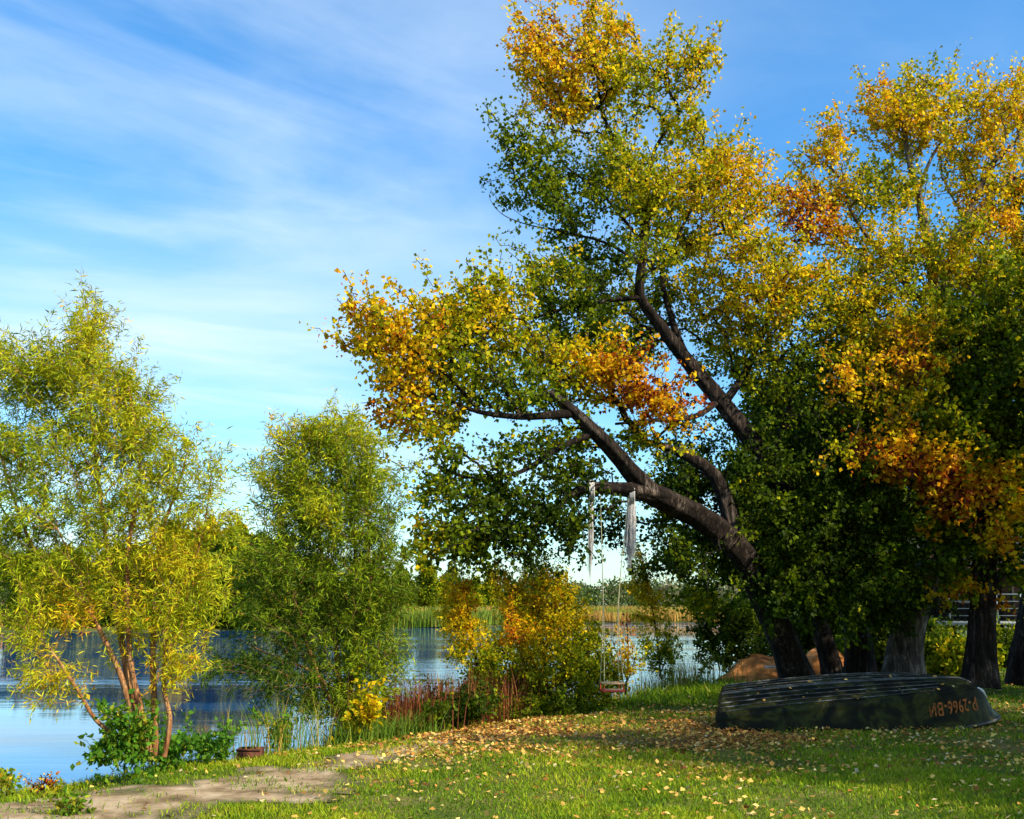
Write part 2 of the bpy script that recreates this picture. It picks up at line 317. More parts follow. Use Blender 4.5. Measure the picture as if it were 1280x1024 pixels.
def tree(name, label, cat, limbs, clumps, group=None, leaf=(.080, .068), k=15, sig=.11, lmat=None, bmat=None, bf=.35, tip=.0055, seed=1,
         droop=.6, along=.3, world=False, trunkname='trunk', crownname='crown', crad=None, hn=.10, rough=.10, outer=.0, jit=.09, nseg=12, spray=.26, sl=.22, lw=1.0):
    rg = np.random.default_rng(seed); lmat = lmat or m_leaf; bmat = bmat or m_bark
    conv = (lambda q: np.array(q[:3], float)) if world else (lambda q: P(q[0], q[1], q[2]))
    mb = MB(); nodes = []; nr = []
    for i, lb in enumerate(limbs):
        pr = np.array([np.append(conv(q), q[3]) for q in lb]); st = max(.05, min(.25, pr[:, 3].max() * 1.2)); cm = catmull(pr, st)
        pos = cm[:, :3].copy(); rad = np.maximum(cm[:, 3], .003)
        wob = sno(pos, 2.2, seed + i)[:, None] * np.array([1, .6, .2]) * rad.mean() * .22; pos += wob
        if i == 0 and rad[0] > .1:
            h = np.arange(len(pos)) * st; rad = rad * (1 + .28 * np.exp(-h / .3)); pos[0, 2] -= .15
        rad = rad * lw; mb.tube(pos, rad, 22 if rad.max() > .12 else nseg if rad.max() > .05 else 6, rough * (1.4 if rad.max() > .12 else 1), seed + i); nodes.append(pos); nr.append(rad)
    nodes = np.concatenate(nodes); nr = np.concatenate(nr)
    pts = []; hue = []
    for c in clumps:
        px, py, rx, ry, d, h, n = c[:7]
        if world: cen = np.array([px, py, rx]); R = np.array([ry[0], ry[1], ry[2]])
        else:
            cen = P(px, py, d); s = d / FPX; R = np.array([rx * s, (c[7] if len(c) > 7 else max(rx, ry) * s * 1.05), ry * s])
        v = rg.normal(size=(n, 3)); v /= np.linalg.norm(v, axis=1)[:, None]; v *= (rg.uniform(0, 1, n) ** .42 * np.where(rg.uniform(0, 1, n) < .3, rg.uniform(.9, 1.55, n), 1.0))[:, None]
        v *= (1 + .22 * sno(v, 3.2, seed + len(pts)))[:, None]
        pts.append(cen + v * R); hue.append(np.full(n, float(d if world else h)) if not world else np.full(n, float(d)))
        if outer: hue[-1] = hue[-1] + outer * (np.linalg.norm(v, axis=1) - .7)
        if world: hue[-1] = np.full(n, float(h))
    pts = np.concatenate(pts); hue = np.concatenate(hue)
    if len(clumps) > 3 and not world:
        cc = np.array([P(c[0], c[1], c[4]) for c in clumps]); ch = np.array([c[5] - (.055 if .58 < c[5] < .8 else 0) for c in clumps]); D2 = ((pts[:, None] - cc[None]) ** 2).sum(2) / (np.array([max(c[2], c[3]) * c[4] / FPX for c in clumps]) * 1.15)[None] ** 2
        W_ = np.exp(-D2 * 1.5) + 1e-9; W_ = W_ * np.where(ch > .78, 1.2, 1)[None]; hue = .12 * hue + .88 * (W_ * ch[None]).sum(1) / W_.sum(1)
    if spray:
        ce_ = pts.mean(0); q = rg.choice(len(pts), int(len(pts) * spray), replace=False); dv = pts[q] - ce_; dv /= np.linalg.norm(dv, axis=1)[:, None]
        dv = dv * .6 + rg.normal(size=dv.shape) * .45 + np.array([0, 0, .35]); dv /= np.linalg.norm(dv, axis=1)[:, None]
        ex_ = [pts[q] + dv * (m_ * sl * rg.uniform(.7, 1.2, len(q)))[:, None] + rg.normal(size=dv.shape) * sl * .12 for m_ in (1, 2, 3)]
        pts = np.concatenate([pts] + ex_); hue = np.concatenate([hue] + [hue[q]] * 3)
    start = nodes if nr.max() < .02 else nodes[:]
    nmin = len(start) * .25
    hi = start[:, 2] > start[0, 2] + (0.15 if trunkname != 'trunk' else .5); usen = start[hi] if hi.sum() > 3 else start; usr = nr[hi] if hi.sum() > 3 else nr
    allp, par, order = grow(usen, pts, bf)
    tv, tf = branches(allp, par, order, tip, len(usen), usr, rg=rg, jit=jit)
    mb.add(tv, tf)
    base = nodes[0].copy(); base[2] = max(base[2], -1) + (.15 if (len(limbs) and limbs[0][0][3] > .1) else 0)
    t_ = thing(name, label, cat, base, group)
    mb.build(trunkname, bmat, t_, smooth=True)
    n0 = len(usen); K = np.repeat(np.arange(len(pts)), k); A = allp[par[K + n0]]; B = pts[K]; dirv = B - A; ln = np.linalg.norm(dirv, axis=1)[:, None] + 1e-6
    A2 = B - dirv / ln * np.minimum(ln, .55)
    tt = rg.uniform(0, 1.1, len(K))[:, None]; base_ = A2 + (B - A2) * tt + rg.normal(size=A.shape) * sig * rg.uniform(.2, 1, len(K))[:, None]
    ax = rg.normal(size=A.shape) + dirv / ln * along * 2 + np.array([0, 0, -droop])
    LV, LF = leafmesh(base_, ax, leaf[0], leaf[1], rg)
    hh = hue[K] + hn * sno(pts[K], 1.3, seed + 3) + rg.normal(0, .08, len(K)) + np.repeat(rg.normal(0, .085, len(pts)), k)
    npmesh(crownname, LV, LF, lmat, t_, {'hue': np.clip(hh, 0, 1), 'rnd': rg.uniform(0, 1, len(K))})
    return t_

Q = 1.0
def K_(n): return int(n * Q)
# leaning poplar that carries the swing
tree('leaning_poplar', 'big leaning poplar whose arching limb reaches left over the water and carries the swing', 'tree', [
    [(1003,850,22,.40),(975,790,21.5,.35),(950,735,21,.32),(925,690,20.3,.31),(890,655,19.5,.29),(850,632,18.7,.26),(810,610,18,.23),(775,575,17.5,.18),(745,540,17.2,.15),(720,515,17.1,.12),(690,490,17.1,.08)],
    [(830,620,18.3,.2),(800,614,17.8,.18),(770,611,17.5,.14),(740,610,17.3,.12),(712,620,17.2,.075),(692,645,17.1,.05)],
    [(722,516,17.1,.11),(690,519,17,.09),(650,521,17,.07),(600,515,16.9,.05),(560,500,16.8,.03)],
    [(925,690,20.3,.24),(912,640,20.3,.2),(895,595,20.2,.17),(860,570,20,.12),(820,555,19.8,.08),(770,545,19.6,.05)],
    [(600,515,16.9,.045),(560,470,16.8,.03),(520,440,16.7,.02)], [(745,540,17.2,.08),(700,560,17,.06),(650,590,17,.045),(600,600,17,.03)],
    [(692,645,17.1,.045),(660,660,17,.03),(630,665,17,.02)], [(650,521,17,.05),(620,470,17,.035),(590,420,17,.025)]],
    [(480,415,42,38,16.8,.72,80),(520,440,55,48,17,.66,130),(462,432,28,14,16.8,.78,35),(515,480,38,28,17,.74,80),(555,410,45,40,17,.5,90),(600,390,45,50,17.3,.52,110),
     (500,517,32,13,16.9,.74,30),(545,525,42,26,17,.5,80),(595,475,55,45,17.2,.36,130),(650,440,50,40,17.8,.42,80),(625,395,40,45,17.5,.55,80),(560,570,28,24,16.8,.3,35),
     (545,615,28,26,16.8,.42,45),(600,615,50,30,17,.24,90),(545,672,30,24,16.8,.62,50),(595,672,50,30,17,.34,110),(645,640,50,38,17.2,.17,100),(655,680,30,22,17,.12,40),
     (700,630,30,40,17.2,.15,70),(715,588,30,20,17.4,.2,40),(700,550,50,16,17.6,.3,30),(712,665,18,30,17.9,.12,26),(745,665,12,22,18.8,.12,12),(765,640,26,12,18.8,.18,18),(772,665,10,22,18.8,.12,10),
     (660,560,50,20,17.3,.28,45),(640,500,60,22,17.3,.34,70),(700,470,55,40,17.8,.42,110),(758,462,42,20,17.6,.80,90),(825,505,34,26,18.4,.82,70),(790,490,34,20,17.9,.80,60),
     (830,650,26,30,19.0,.2,50),(850,690,20,22,19.3,.15,35),(800,555,40,24,19,.4,40)],
    k=11, seed=11, lw=.76, bf=.28)
# the great poplar behind it
tree('tall_poplar', 'tallest poplar, yellow topped, its thick trunk rising behind the middle of the boat', 'tree', [
    [(1074,850,23,.40),(1068,785,22.7,.35),(1045,715,22.2,.31),(1005,655,21.7,.29),(965,595,21.2,.26),(930,540,21,.24),(890,487,20.8,.21),(855,445,20.6,.18),(822,405,20.4,.155),(797,368,20.2,.13),(800,325,20.2,.115),(806,270,20.3,.10),(795,215,20.3,.085),(775,183,20.2,.065),(757,150,20.1,.045),(745,90,20,.025)],
    [(862,455,20.6,.12),(848,425,20.8,.10),(838,395,21,.085),(828,350,21,.07),(835,325,21,.06),(868,302,21,.05),(915,288,21.2,.035)],
    [(803,300,20.2,.08),(808,240,20.4,.07),(818,190,20.5,.055),(845,148,20.6,.04),(868,112,20.6,.025)],
    [(800,372,20.2,.07),(760,376,20,.055),(710,385,19.8,.045),(660,400,19.6,.03)],[(800,330,20.2,.05),(760,305,20,.035),(705,290,19.8,.024),(660,281,19.7,.016),(628,268,19.6,.010),(612,248,19.6,.006),(616,232,19.6,.004)],
    [(700,289,19.8,.012),(660,275,19.7,.008),(632,250,19.7,.005),(640,238,19.7,.003)],
    [(960,590,21.2,.13),(985,520,21.6,.10),(1000,450,22,.07),(1050,410,22,.04)],[(905,505,20.9,.12),(935,460,21,.09),(960,400,21,.06),(985,340,21,.04)],
    [(900,500,20.9,.09),(870,520,20.2,.07),(820,525,19.6,.05),(770,530,19.2,.03)],[(835,325,20.8,.05),(860,270,20.6,.04),(890,230,20.6,.025)],[(800,300,20.2,.05),(750,240,20,.035),(705,205,20,.025),(690,160,20,.015)]],
    [(722,100,62,62,20,.70,190),(762,45,42,36,20,.72,90),(680,45,26,36,20,.70,35),(675,80,36,30,20,.70,50),(662,62,25,8,20,.72,10),(700,138,46,34,20.2,.72,80),(795,110,50,50,20.2,.62,110),(855,85,42,38,20.4,.66,80),(742,12,14,16,20,.72,14),(815,385,46,46,21.8,.40,80),(855,355,40,30,21.8,.5,46),(790,440,40,30,21.5,.38,44),(745,405,46,44,20.9,.42,70),(762,352,44,30,20.9,.42,50),(700,430,40,30,20.6,.4,40),(800,245,34,40,19.2,.56,50),(815,320,40,30,19.3,.52,36),(790,190,30,24,19.4,.6,24),(888,78,14,20,20.4,.7,10),
     (645,180,28,30,19.6,.34,30),(690,208,48,40,19.8,.26,80),(668,240,38,30,19.8,.26,50),(765,200,40,40,20.3,.48,70),(855,165,36,36,20.4,.62,60),(898,205,42,42,20.8,.70,80),(885,240,52,42,20.6,.64,100),(935,250,40,38,21,.68,60),(940,215,14,16,21,.7,8),
     (830,250,60,44,20.3,.58,120),(770,235,40,30,20.2,.6,60),(718,268,50,32,19.8,.28,70),(735,325,55,36,20.6,.34,80),(850,300,70,40,21.6,.50,120),(930,320,74,62,20.8,.62,190),(690,350,60,40,19.5,.36,110),(725,410,56,42,20.2,.33,90),
     (970,380,80,62,20.9,.62,210),(1040,370,62,60,21.2,.58,160),(905,395,62,52,21.9,.46,120),(925,450,56,46,22.0,.28,80),(965,455,72,52,21.2,.34,160),(1075,405,52,52,21.4,.60,120),(1040,460,60,50,21.8,.42,110),(770,440,46,36,20.9,.36,50),(980,520,70,50,21.5,.18,120),(850,600,50,36,21.8,.2,60),(865,560,50,50,22.4,.16,70)],
    k=13, seed=23, lw=.74, bf=.22)
tree('slender_poplar', 'thin leaning tree with dark green leaves between the two thickest trunks behind the boat', 'tree', [
    [(1042,846,24,.20),(1030,800,24,.18),(1018,755,23.8,.16),(1010,700,23.5,.14),(1000,640,23,.11),(985,590,22.6,.08),(950,560,22,.05)],
    [(1012,710,23.6,.08),(985,690,23,.06),(950,680,22.5,.04),(915,690,22,.03)],[(1000,640,23,.07),(1040,600,23,.05),(1080,560,23,.03)],[(1018,755,23.8,.07),(1050,720,23,.05),(1090,690,22.6,.03)]],
    [(860,620,40,46,21.6,.14,90),(885,690,36,38,21.6,.2,80),(872,745,24,22,21.5,.5,35),(840,700,16,26,21.4,.15,24),(950,620,62,60,20.8,.17,150),(935,700,34,36,21.8,.12,60),(1000,690,56,50,20.6,.15,130),(1050,640,62,62,20.8,.1,180),
     (1060,735,52,40,20.6,.16,110),(1100,700,48,60,20.8,.1,150),(1020,570,72,50,22.8,.12,140),(1080,580,60,50,22.8,.14,120),(975,735,34,28,20.5,.12,60),(1010,740,40,26,20.4,.1,70),(1105,760,40,30,21.6,.12,60)],
    k=20, seed=31, leaf=(.09,.072), hn=.05)
tree('split_trunk_poplar', 'poplar with pale torn bark on its crooked trunk, bare white top branches at upper right', 'tree', [
    [(1128,848,22,.36),(1133,800,22,.32),(1146,755,21.9,.27),(1166,705,21.8,.24),(1180,650,21.8,.21),(1183,560,21.8,.18),(1178,470,21.8,.15),(1170,380,21.8,.12),(1160,300,21.8,.10),(1147,240,21.8,.08),(1137,200,21.8,.06),(1128,150,21.8,.04)],
    [(1172,400,21.8,.10),(1188,330,22,.08),(1205,280,22,.075),(1238,210,22.2,.06),(1268,180,22.4,.035)],[(1205,280,22,.06),(1245,238,22,.045),(1285,215,22,.025)],
    [(1147,240,21.8,.045),(1165,195,21.6,.03),(1185,165,21.5,.02)],[(1170,400,21.8,.08),(1120,340,21.5,.06),(1080,290,21.4,.04),(1050,240,21.3,.02)],[(1183,560,21.8,.1),(1120,520,21.4,.07),(1070,480,21.2,.04)],[(1170,620,21.8,.05),(1130,650,21.4,.04),(1105,680,21.2,.02)]],
    [(1150,115,26,30,21.8,.72,50),(1120,150,46,34,21.8,.71,100),(1090,130,20,24,21.8,.70,16),(1035,185,26,32,21.4,.68,50),(1155,165,60,44,21.8,.66,130),(1030,235,42,36,21.4,.60,80),(1085,250,46,40,21.5,.48,90),(1130,235,34,30,21.6,.55,50),
     (1015,285,44,20,21.4,.97,60),(990,262,18,14,21.4,.6,12),(1222,140,44,46,22,.70,90),(1268,140,40,44,22.2,.70,90),(1218,225,50,38,22,.66,50),(1220,190,50,30,22,.66,60),(1235,275,34,26,22,.93,40),(1105,325,70,46,21.5,.50,170),(1180,340,76,52,21.8,.44,190),
     (1120,400,66,50,21.5,.5,170),(1185,430,80,60,21.6,.26,200),(1110,480,68,48,21.5,.28,150),(1060,520,56,40,21.4,.18,100),(1150,540,76,50,21.4,.22,170),(1130,425,44,34,21.1,.86,60),(1120,480,36,24,21.1,.85,24),(1110,640,46,40,21.4,.16,80),(1112,440,42,22,20.2,.86,28),(1065,475,30,20,20.2,.88,22),(1120,500,50,18,20.3,.70,20),(1165,455,30,20,20.3,.92,20),(1200,330,50,50,21,.55,60),(1060,560,26,14,20.2,.7,16),(1215,420,60,40,20.6,.4,80)],
    k=15, seed=41, bmat=m_pale, bf=.25)
tree('orange_leaved_maple', 'straight trunked maple with orange red leaves in front of the cabin deck', 'tree', [
    [(1226,848,20.5,.27),(1229,800,20.5,.23),(1231,740,20.5,.21),(1233,680,20.5,.20),(1236,640,20.5,.18),(1220,605,20.6,.14),(1205,560,20.7,.11),(1195,500,20.8,.08),(1190,430,21,.05)],
    [(1236,640,20.5,.15),(1262,600,20.5,.13),(1285,545,20.5,.1),(1300,470,20.6,.07),(1300,380,20.8,.04)],[(1210,575,20.7,.07),(1160,580,20.2,.05),(1120,575,20,.03)],[(1262,600,20.5,.07),(1250,530,20.2,.05),(1240,450,20.2,.03)]],
    [(1150,580,50,20,20,.91,60),(1190,602,40,26,19.9,.93,80),(1240,595,36,20,20,.90,40),(1170,550,50,18,20.3,.45,30),(1185,628,26,14,19.8,.93,30),(1262,625,26,18,19.8,.7,24),(1110,560,36,14,20,.86,24),(1250,672,24,14,19.8,.86,20),(1125,580,24,12,19.9,.87,20),(1205,735,26,10,20.5,.9,14),(1200,672,40,26,20.3,.12,70),(1268,690,36,16,20.3,.2,26),(1190,715,20,18,20.4,.3,30),(1275,720,14,12,20.4,.4,14),
     (1270,550,56,44,20.2,.2,110),(1290,470,70,60,20.4,.3,150),(1230,500,60,56,20.4,.22,150),(1210,420,56,50,20.6,.3,110),(1280,370,60,60,20.6,.4,130),(1200,540,50,36,20.3,.3,80),(1320,640,50,50,20.3,.5,80)],
    k=15, seed=51, leaf=(.10,.085), hn=.06)
tree('edge_poplar', 'poplar at the right edge, red and yellow leaves high above the cabin roof', 'tree', [
    [(1285,858,22.5,.36),(1290,800,22.6,.32),(1305,700,22.8,.28),(1305,560,23,.24),(1290,430,23,.17),(1275,320,23,.1),(1270,240,23,.05)],[(1305,560,23,.14),(1350,450,23,.1),(1380,330,23,.05)],[(1316,770,22.7,.16),(1285,740,22.3,.13),(1262,700,22,.07),(1240,690,21.8,.03)]],
    [(1270,240,46,40,22.8,.60,100),(1250,300,50,34,22.8,.82,50),(1290,330,66,60,22.8,.44,170),(1290,420,76,60,22.8,.36,170),(1360,350,70,70,23,.45,160),(1350,450,80,80,23,.3,180),(1310,250,50,60,23,.6,90),(1240,360,50,40,22.6,.5,90),(1400,560,90,80,22.5,.25,150),(1330,560,60,60,22.4,.25,100)],
    k=16, seed=61, hn=.12)
# trees beyond the right edge that shade the boat
for i, (x, y, h, r) in enumerate(((11.2, 11.4, 9.5, 3.2), (9.8, 7.5, 7.6, 2.7), (14.0, 6.2, 10.0, 3.2), (12.5, 18.0, 10.0, 3.2), (20.0, 14.0, 13.0, 4.0))):
    zb = float(height(np.array([x]), np.array([y]))[0])
    tree('shade_poplar', ['green poplar just right of the boat, nearest the lawn', 'shortest green poplar on the lawn right of the boat', 'tall green poplar farthest right on the lawn', 'green poplar right of the cabin deck', 'broad green poplar right of all the others'][i], 'tree',
         [[(x, y, zb, .3), (x + .2, y, h * .35, .24), (x - .1, y + .2, h * .65, .14), (x, y, h * .9, .04)]],
         [(x + dx * r, y + dy * r, h * z, (r * .55, r * .55, h * .17), 0, .25 + .1 * q, 85) for q, (dx, dy, z) in enumerate(((0, 0, .85), (.45, .1, .62), (-.45, .2, .6), (.1, -.5, .6), (0, .5, .65), (.1, .1, .45), (-.4, -.3, .42), (.5, -.2, .4)))],
         world=True, k=22, seed=70 + i, leaf=(.12, .10), sig=.2, group='poplars shading the boat', bf=.3)
# willows
W1 = [[(182,952,11.2,.045),(172,915,11.2,.04),(152,850,11.2,.032),(132,805,11.2,.026),(102,750,11.2,.02),(45,690,11.2,.018),(10,600,11.2,.012),(-10,520,11.2,.006)],
      [(184,950,11.3,.045),(166,880,11.3,.04),(152,800,11.3,.034),(140,720,11.3,.028),(125,620,11.3,.02),(112,500,11.3,.012),(110,400,11.3,.006),(108,372,11.3,.003)],
      [(188,950,11.15,.04),(176,890,11.15,.036),(162,820,11.2,.03),(160,700,11.2,.024),(175,580,11.2,.015),(160,480,11.2,.008)],
      [(194,948,11.3,.038),(192,870,11.3,.034),(192,780,11.3,.028),(200,680,11.3,.02),(225,600,11.3,.012),(235,560,11.3,.006)],
      [(205,946,11.25,.032),(212,900,11.25,.028),(204,850,11.25,.024),(215,760,11.3,.018),(250,680,11.3,.01),(265,590,11.3,.005)],
      [(180,935,11.1,.03),(125,905,11,.024),(95,860,11,.018),(60,810,11,.012),(20,790,11,.006)],[(130,620,11.3,.014),(90,540,11.4,.01),(60,470,11.4,.006),(40,430,11.4,.003)],
      [(60,710,11.2,.016),(5,640,11.4,.012),(-30,560,11.4,.008),(-40,480,11.4,.004)]]
tree('multi_stem_willow', 'tall willow with several orange lit stems at the water edge, left of the sandy path', 'tree', W1,
    [(110,420,26,44,11.3,.52,120),(100,470,56,40,11.3,.50,200),(50,480,40,45,11.3,.48,150),(10,470,36,44,11.4,.48,120),(150,500,52,44,11.3,.50,170),(100,550,80,50,11.3,.52,280),(180,560,50,46,11.3,.46,160),(20,560,50,60,11.4,.36,180),
     (50,640,70,50,11.3,.30,200),(140,640,70,50,11.3,.42,230),(210,620,44,50,11.3,.42,140),(205,690,50,40,11.3,.56,130),(262,600,18,34,11.3,.5,30),(282,645,22,18,11.3,.5,26),(230,570,22,30,11.3,.5,30),(120,710,60,40,11.3,.38,140),(40,710,50,36,11.3,.34,110),
     (85,760,40,30,11.2,.70,70),(30,770,40,26,11.1,.4,50),(60,840,40,28,11,.5,50),(210,760,44,44,11.3,.42,130),(225,820,32,36,11.25,.62,70),(170,770,30,34,11.2,.4,50),(20,690,40,30,11.2,.4,60),(40,800,20,20,11,.4,16),(250,720,30,34,11.3,.42,50)],
    leaf=(.085,.013), k=14, sig=.06, sl=.09, lmat=m_will, bmat=m_wbark, seed=81, droop=.9, along=.6, bf=.5, tip=.0014, trunkname='stems', rough=.05, hn=.14)
W2 = [[(432,912,15,.05),(425,860,15,.045),(418,800,15,.04),(405,720,15,.032),(395,640,15,.022),(372,560,15,.01),(352,520,15,.004)],
      [(436,912,15.1,.045),(440,840,15.1,.04),(448,760,15.1,.03),(440,660,15.1,.022),(420,580,15.1,.012),(395,525,15.1,.004)],
      [(442,912,15,.04),(450,850,15,.034),(462,760,15,.026),(460,660,15,.018),(455,590,15,.008)],
      [(428,905,14.9,.035),(400,850,14.8,.03),(375,780,14.8,.022),(350,710,14.8,.014),(330,650,14.8,.006)],[(430,880,14.9,.03),(390,840,14.7,.02),(340,820,14.6,.012),(300,800,14.5,.006)]]
tree('leafy_willow', 'round topped willow with low spreading branches, right of the tall willow by the red reeds', 'tree', W2,
    [(388,555,38,28,15,.48,130),(430,560,44,36,15,.46,200),(355,590,36,36,15,.42,140),(400,610,60,40,15.1,.40,240),(455,610,42,44,15.1,.36,180),(370,650,50,40,15,.36,180),(430,670,62,46,15.1,.26,260),(475,670,28,40,15.1,.2,110),(400,640,22,14,14.6,.72,40),
     (360,710,54,36,14.8,.16,190),(420,730,60,40,15,.16,240),(470,740,34,44,15,.16,130),(305,700,22,22,14.6,.3,24),(345,770,50,36,14.7,.12,150),(410,790,54,40,15,.22,200),(465,800,34,40,15,.3,110),(305,830,50,14,14.5,.1,70),(360,840,50,30,14.7,.16,110),
     (430,850,50,36,15,.34,160),(480,840,24,28,15,.36,60),(400,880,34,20,14.9,.3,60),(455,885,34,24,14.8,.5,60),(352,550,12,14,15,.5,14)],
    leaf=(.095,.016), k=15, sig=.07, sl=.10, lmat=m_will, bmat=m_wbark, seed=91, droop=.8, along=.6, bf=.45, tip=.0016, trunkname='stems', rough=.05, hn=.12)
# shrubs of the bank
def bush(name, label, d, stems, clumps, seed, leaf=(.06,.034), k=15, sig=.07, cat='shrub', group=None, lmat=None, hn=.08, bmat=None, bf=.4, tip=.002, droop=.3):
    st = []
    for (x0, y0, x1, y1, r) in stems:
        st.append([(x0, y0, d, r), (x0 * .6 + x1 * .4 + 3, y0 * .6 + y1 * .4, d, r * .8), (x1, y1, d, r * .3)])
    return tree(name, label, cat, st, [(a, b_, c_, e, d + dd, h, n) for (a, b_, c_, e, dd, h, n) in clumps], leaf=leaf, k=k, sig=sig, seed=seed, trunkname='stems', crownname='foliage', bf=bf, tip=tip, hn=hn, lmat=lmat, bmat=bmat, group=group, rough=.04, droop=droop, sl=leaf[0] * 1.6, spray=.15)
bush('yellow_sapling', 'slim sapling with bright yellow leaves standing before the far reed bank', 17.5, [(600,880,578,725,.022),(598,870,600,790,.012)],
    [(577,745,18,20,0,.70,50),(572,775,22,24,0,.72,70),(588,790,26,18,0,.70,50),(582,815,26,16,0,.66,40),(602,835,22,20,0,.4,40),(612,820,16,20,0,.42,30)], 101, droop=.5)
bush('autumn_thicket', 'wide orange and green thicket on the bank, left of the swing', 18.3, [(680,890,672,735,.03),(660,890,635,725,.02),(700,890,705,760,.025),(640,890,625,800,.02),(720,890,735,800,.02)],
    [(630,722,12,14,0,.6,18),(640,745,20,24,0,.74,50),(672,720,18,18,0,.52,30),(685,740,34,28,0,.64,110),(660,770,40,30,0,.60,130),(700,780,40,34,0,.62,150),(650,810,44,30,0,.56,140),(700,820,50,32,0,.62,170),(735,810,28,34,.2,.26,80),(745,840,30,28,.2,.3,80),
     (640,850,50,28,0,.44,140),(700,858,60,30,0,.4,170),(600,855,28,26,0,.42,60),(660,880,60,18,-.5,.26,110),(720,880,44,16,-.5,.22,90),(620,892,40,12,-.6,.3,60),(760,850,20,22,.3,.3,50),(645,790,12,20,-.6,.92,20),(600,870,30,22,-.2,.3,60),(780,825,12,24,.4,.9,18)], 111, leaf=(.06,.034), droop=.2, k=19)
bush('bare_young_tree', 'nearly bare grey young tree with few red leaves just behind the swing', 19.5, [(782,868,783,765,.018),(780,860,798,800,.01),(780,865,765,800,.01),(778,868,752,790,.01)],
    [(782,800,12,30,0,.93,26),(770,830,26,24,0,.9,36),(755,810,16,20,0,.3,16),(795,825,16,24,0,.3,20)], 113, k=6)
bush('thin_sapling', 'thin sapling with yellow green leaves on the bank right of the swing', 21.5, [(826,848,803,700,.022),(824,845,838,790,.012)],
    [(796,705,10,18,0,.66,22),(804,722,14,18,0,.70,26),(812,748,18,18,0,.72,36),(815,775,26,20,0,.70,40),(820,800,26,20,0,.6,40),(828,825,24,18,0,.3,44),(838,800,12,16,0,.4,16),(802,735,20,10,0,.75,18)], 117, k=18)
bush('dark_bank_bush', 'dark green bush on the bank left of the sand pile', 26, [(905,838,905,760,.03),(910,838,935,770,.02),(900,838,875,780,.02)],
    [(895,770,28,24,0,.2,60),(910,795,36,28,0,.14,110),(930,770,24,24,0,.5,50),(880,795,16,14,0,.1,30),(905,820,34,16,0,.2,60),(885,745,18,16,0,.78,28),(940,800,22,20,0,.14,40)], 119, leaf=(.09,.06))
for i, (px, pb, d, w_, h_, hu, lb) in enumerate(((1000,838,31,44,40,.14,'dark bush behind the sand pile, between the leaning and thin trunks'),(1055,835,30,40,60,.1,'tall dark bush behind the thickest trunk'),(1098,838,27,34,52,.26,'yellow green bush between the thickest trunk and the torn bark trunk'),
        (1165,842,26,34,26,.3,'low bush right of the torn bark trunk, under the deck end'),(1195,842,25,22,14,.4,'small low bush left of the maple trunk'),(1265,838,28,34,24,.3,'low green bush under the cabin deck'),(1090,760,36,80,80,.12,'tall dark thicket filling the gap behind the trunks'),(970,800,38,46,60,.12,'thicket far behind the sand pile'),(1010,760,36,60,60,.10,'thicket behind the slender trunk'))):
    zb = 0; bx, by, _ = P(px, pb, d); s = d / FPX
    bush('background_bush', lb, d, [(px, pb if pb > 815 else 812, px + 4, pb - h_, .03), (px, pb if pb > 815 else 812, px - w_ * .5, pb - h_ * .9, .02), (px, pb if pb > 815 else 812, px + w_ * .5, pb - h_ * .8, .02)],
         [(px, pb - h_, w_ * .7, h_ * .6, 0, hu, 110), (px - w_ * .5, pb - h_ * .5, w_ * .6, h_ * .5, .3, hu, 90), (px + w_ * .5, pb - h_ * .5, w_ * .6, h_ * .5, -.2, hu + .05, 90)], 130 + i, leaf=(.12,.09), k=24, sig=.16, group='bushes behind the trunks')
# dark trees farther back to the right
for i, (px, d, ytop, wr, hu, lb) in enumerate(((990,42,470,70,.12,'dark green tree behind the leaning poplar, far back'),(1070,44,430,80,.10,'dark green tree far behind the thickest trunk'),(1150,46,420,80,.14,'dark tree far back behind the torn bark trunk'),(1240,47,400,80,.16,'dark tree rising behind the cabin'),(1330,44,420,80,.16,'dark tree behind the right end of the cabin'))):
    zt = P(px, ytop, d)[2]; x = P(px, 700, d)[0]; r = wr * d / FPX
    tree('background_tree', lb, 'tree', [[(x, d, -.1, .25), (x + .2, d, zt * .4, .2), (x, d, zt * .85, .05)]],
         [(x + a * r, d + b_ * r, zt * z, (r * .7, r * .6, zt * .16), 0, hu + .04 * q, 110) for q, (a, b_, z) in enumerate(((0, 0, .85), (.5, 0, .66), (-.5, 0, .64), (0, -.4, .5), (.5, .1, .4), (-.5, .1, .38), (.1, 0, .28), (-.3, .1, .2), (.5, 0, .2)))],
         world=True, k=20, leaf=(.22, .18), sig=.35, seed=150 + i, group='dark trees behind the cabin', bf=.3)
# broad leaved plants at the foot of the willow
bush('leafy_bank_plant', 'bright green broad leaved plant climbing the foot of the tall willow', 10.9, [(178,958,150,890,.008),(170,958,130,920,.006),(186,958,180,900,.006),(160,960,115,950,.005)],
    [(150,905,18,20,0,.30,36),(142,932,22,14,0,.24,34),(176,918,16,18,0,.28,26),(120,948,14,7,0,.26,10),(165,945,20,10,0,.2,24)], 171, leaf=(.065,.042), k=9, sig=.045, cat='plant', lmat=m_plant, hn=.04)
bush('leafy_bank_plant', 'low dark green plant right of the willow stems', 11.6, [(215,950,212,925,.006),(225,950,232,925,.005)], [(215,935,22,16,0,.2,60),(200,945,12,8,0,.25,20)], 173, leaf=(.06,.04), k=9, sig=.05, cat='plant', lmat=m_plant, hn=.04)
bush('leafy_bank_plant', 'blue green plant on the bank between the willow and the rusty box', 12.0, [(260,950,258,920,.006),(268,950,280,925,.005)], [(260,930,22,14,0,.14,60),(280,940,8,6,0,.2,12)], 175, leaf=(.06,.04), k=9, sig=.05, cat='plant', lmat=m_plant, hn=.04)
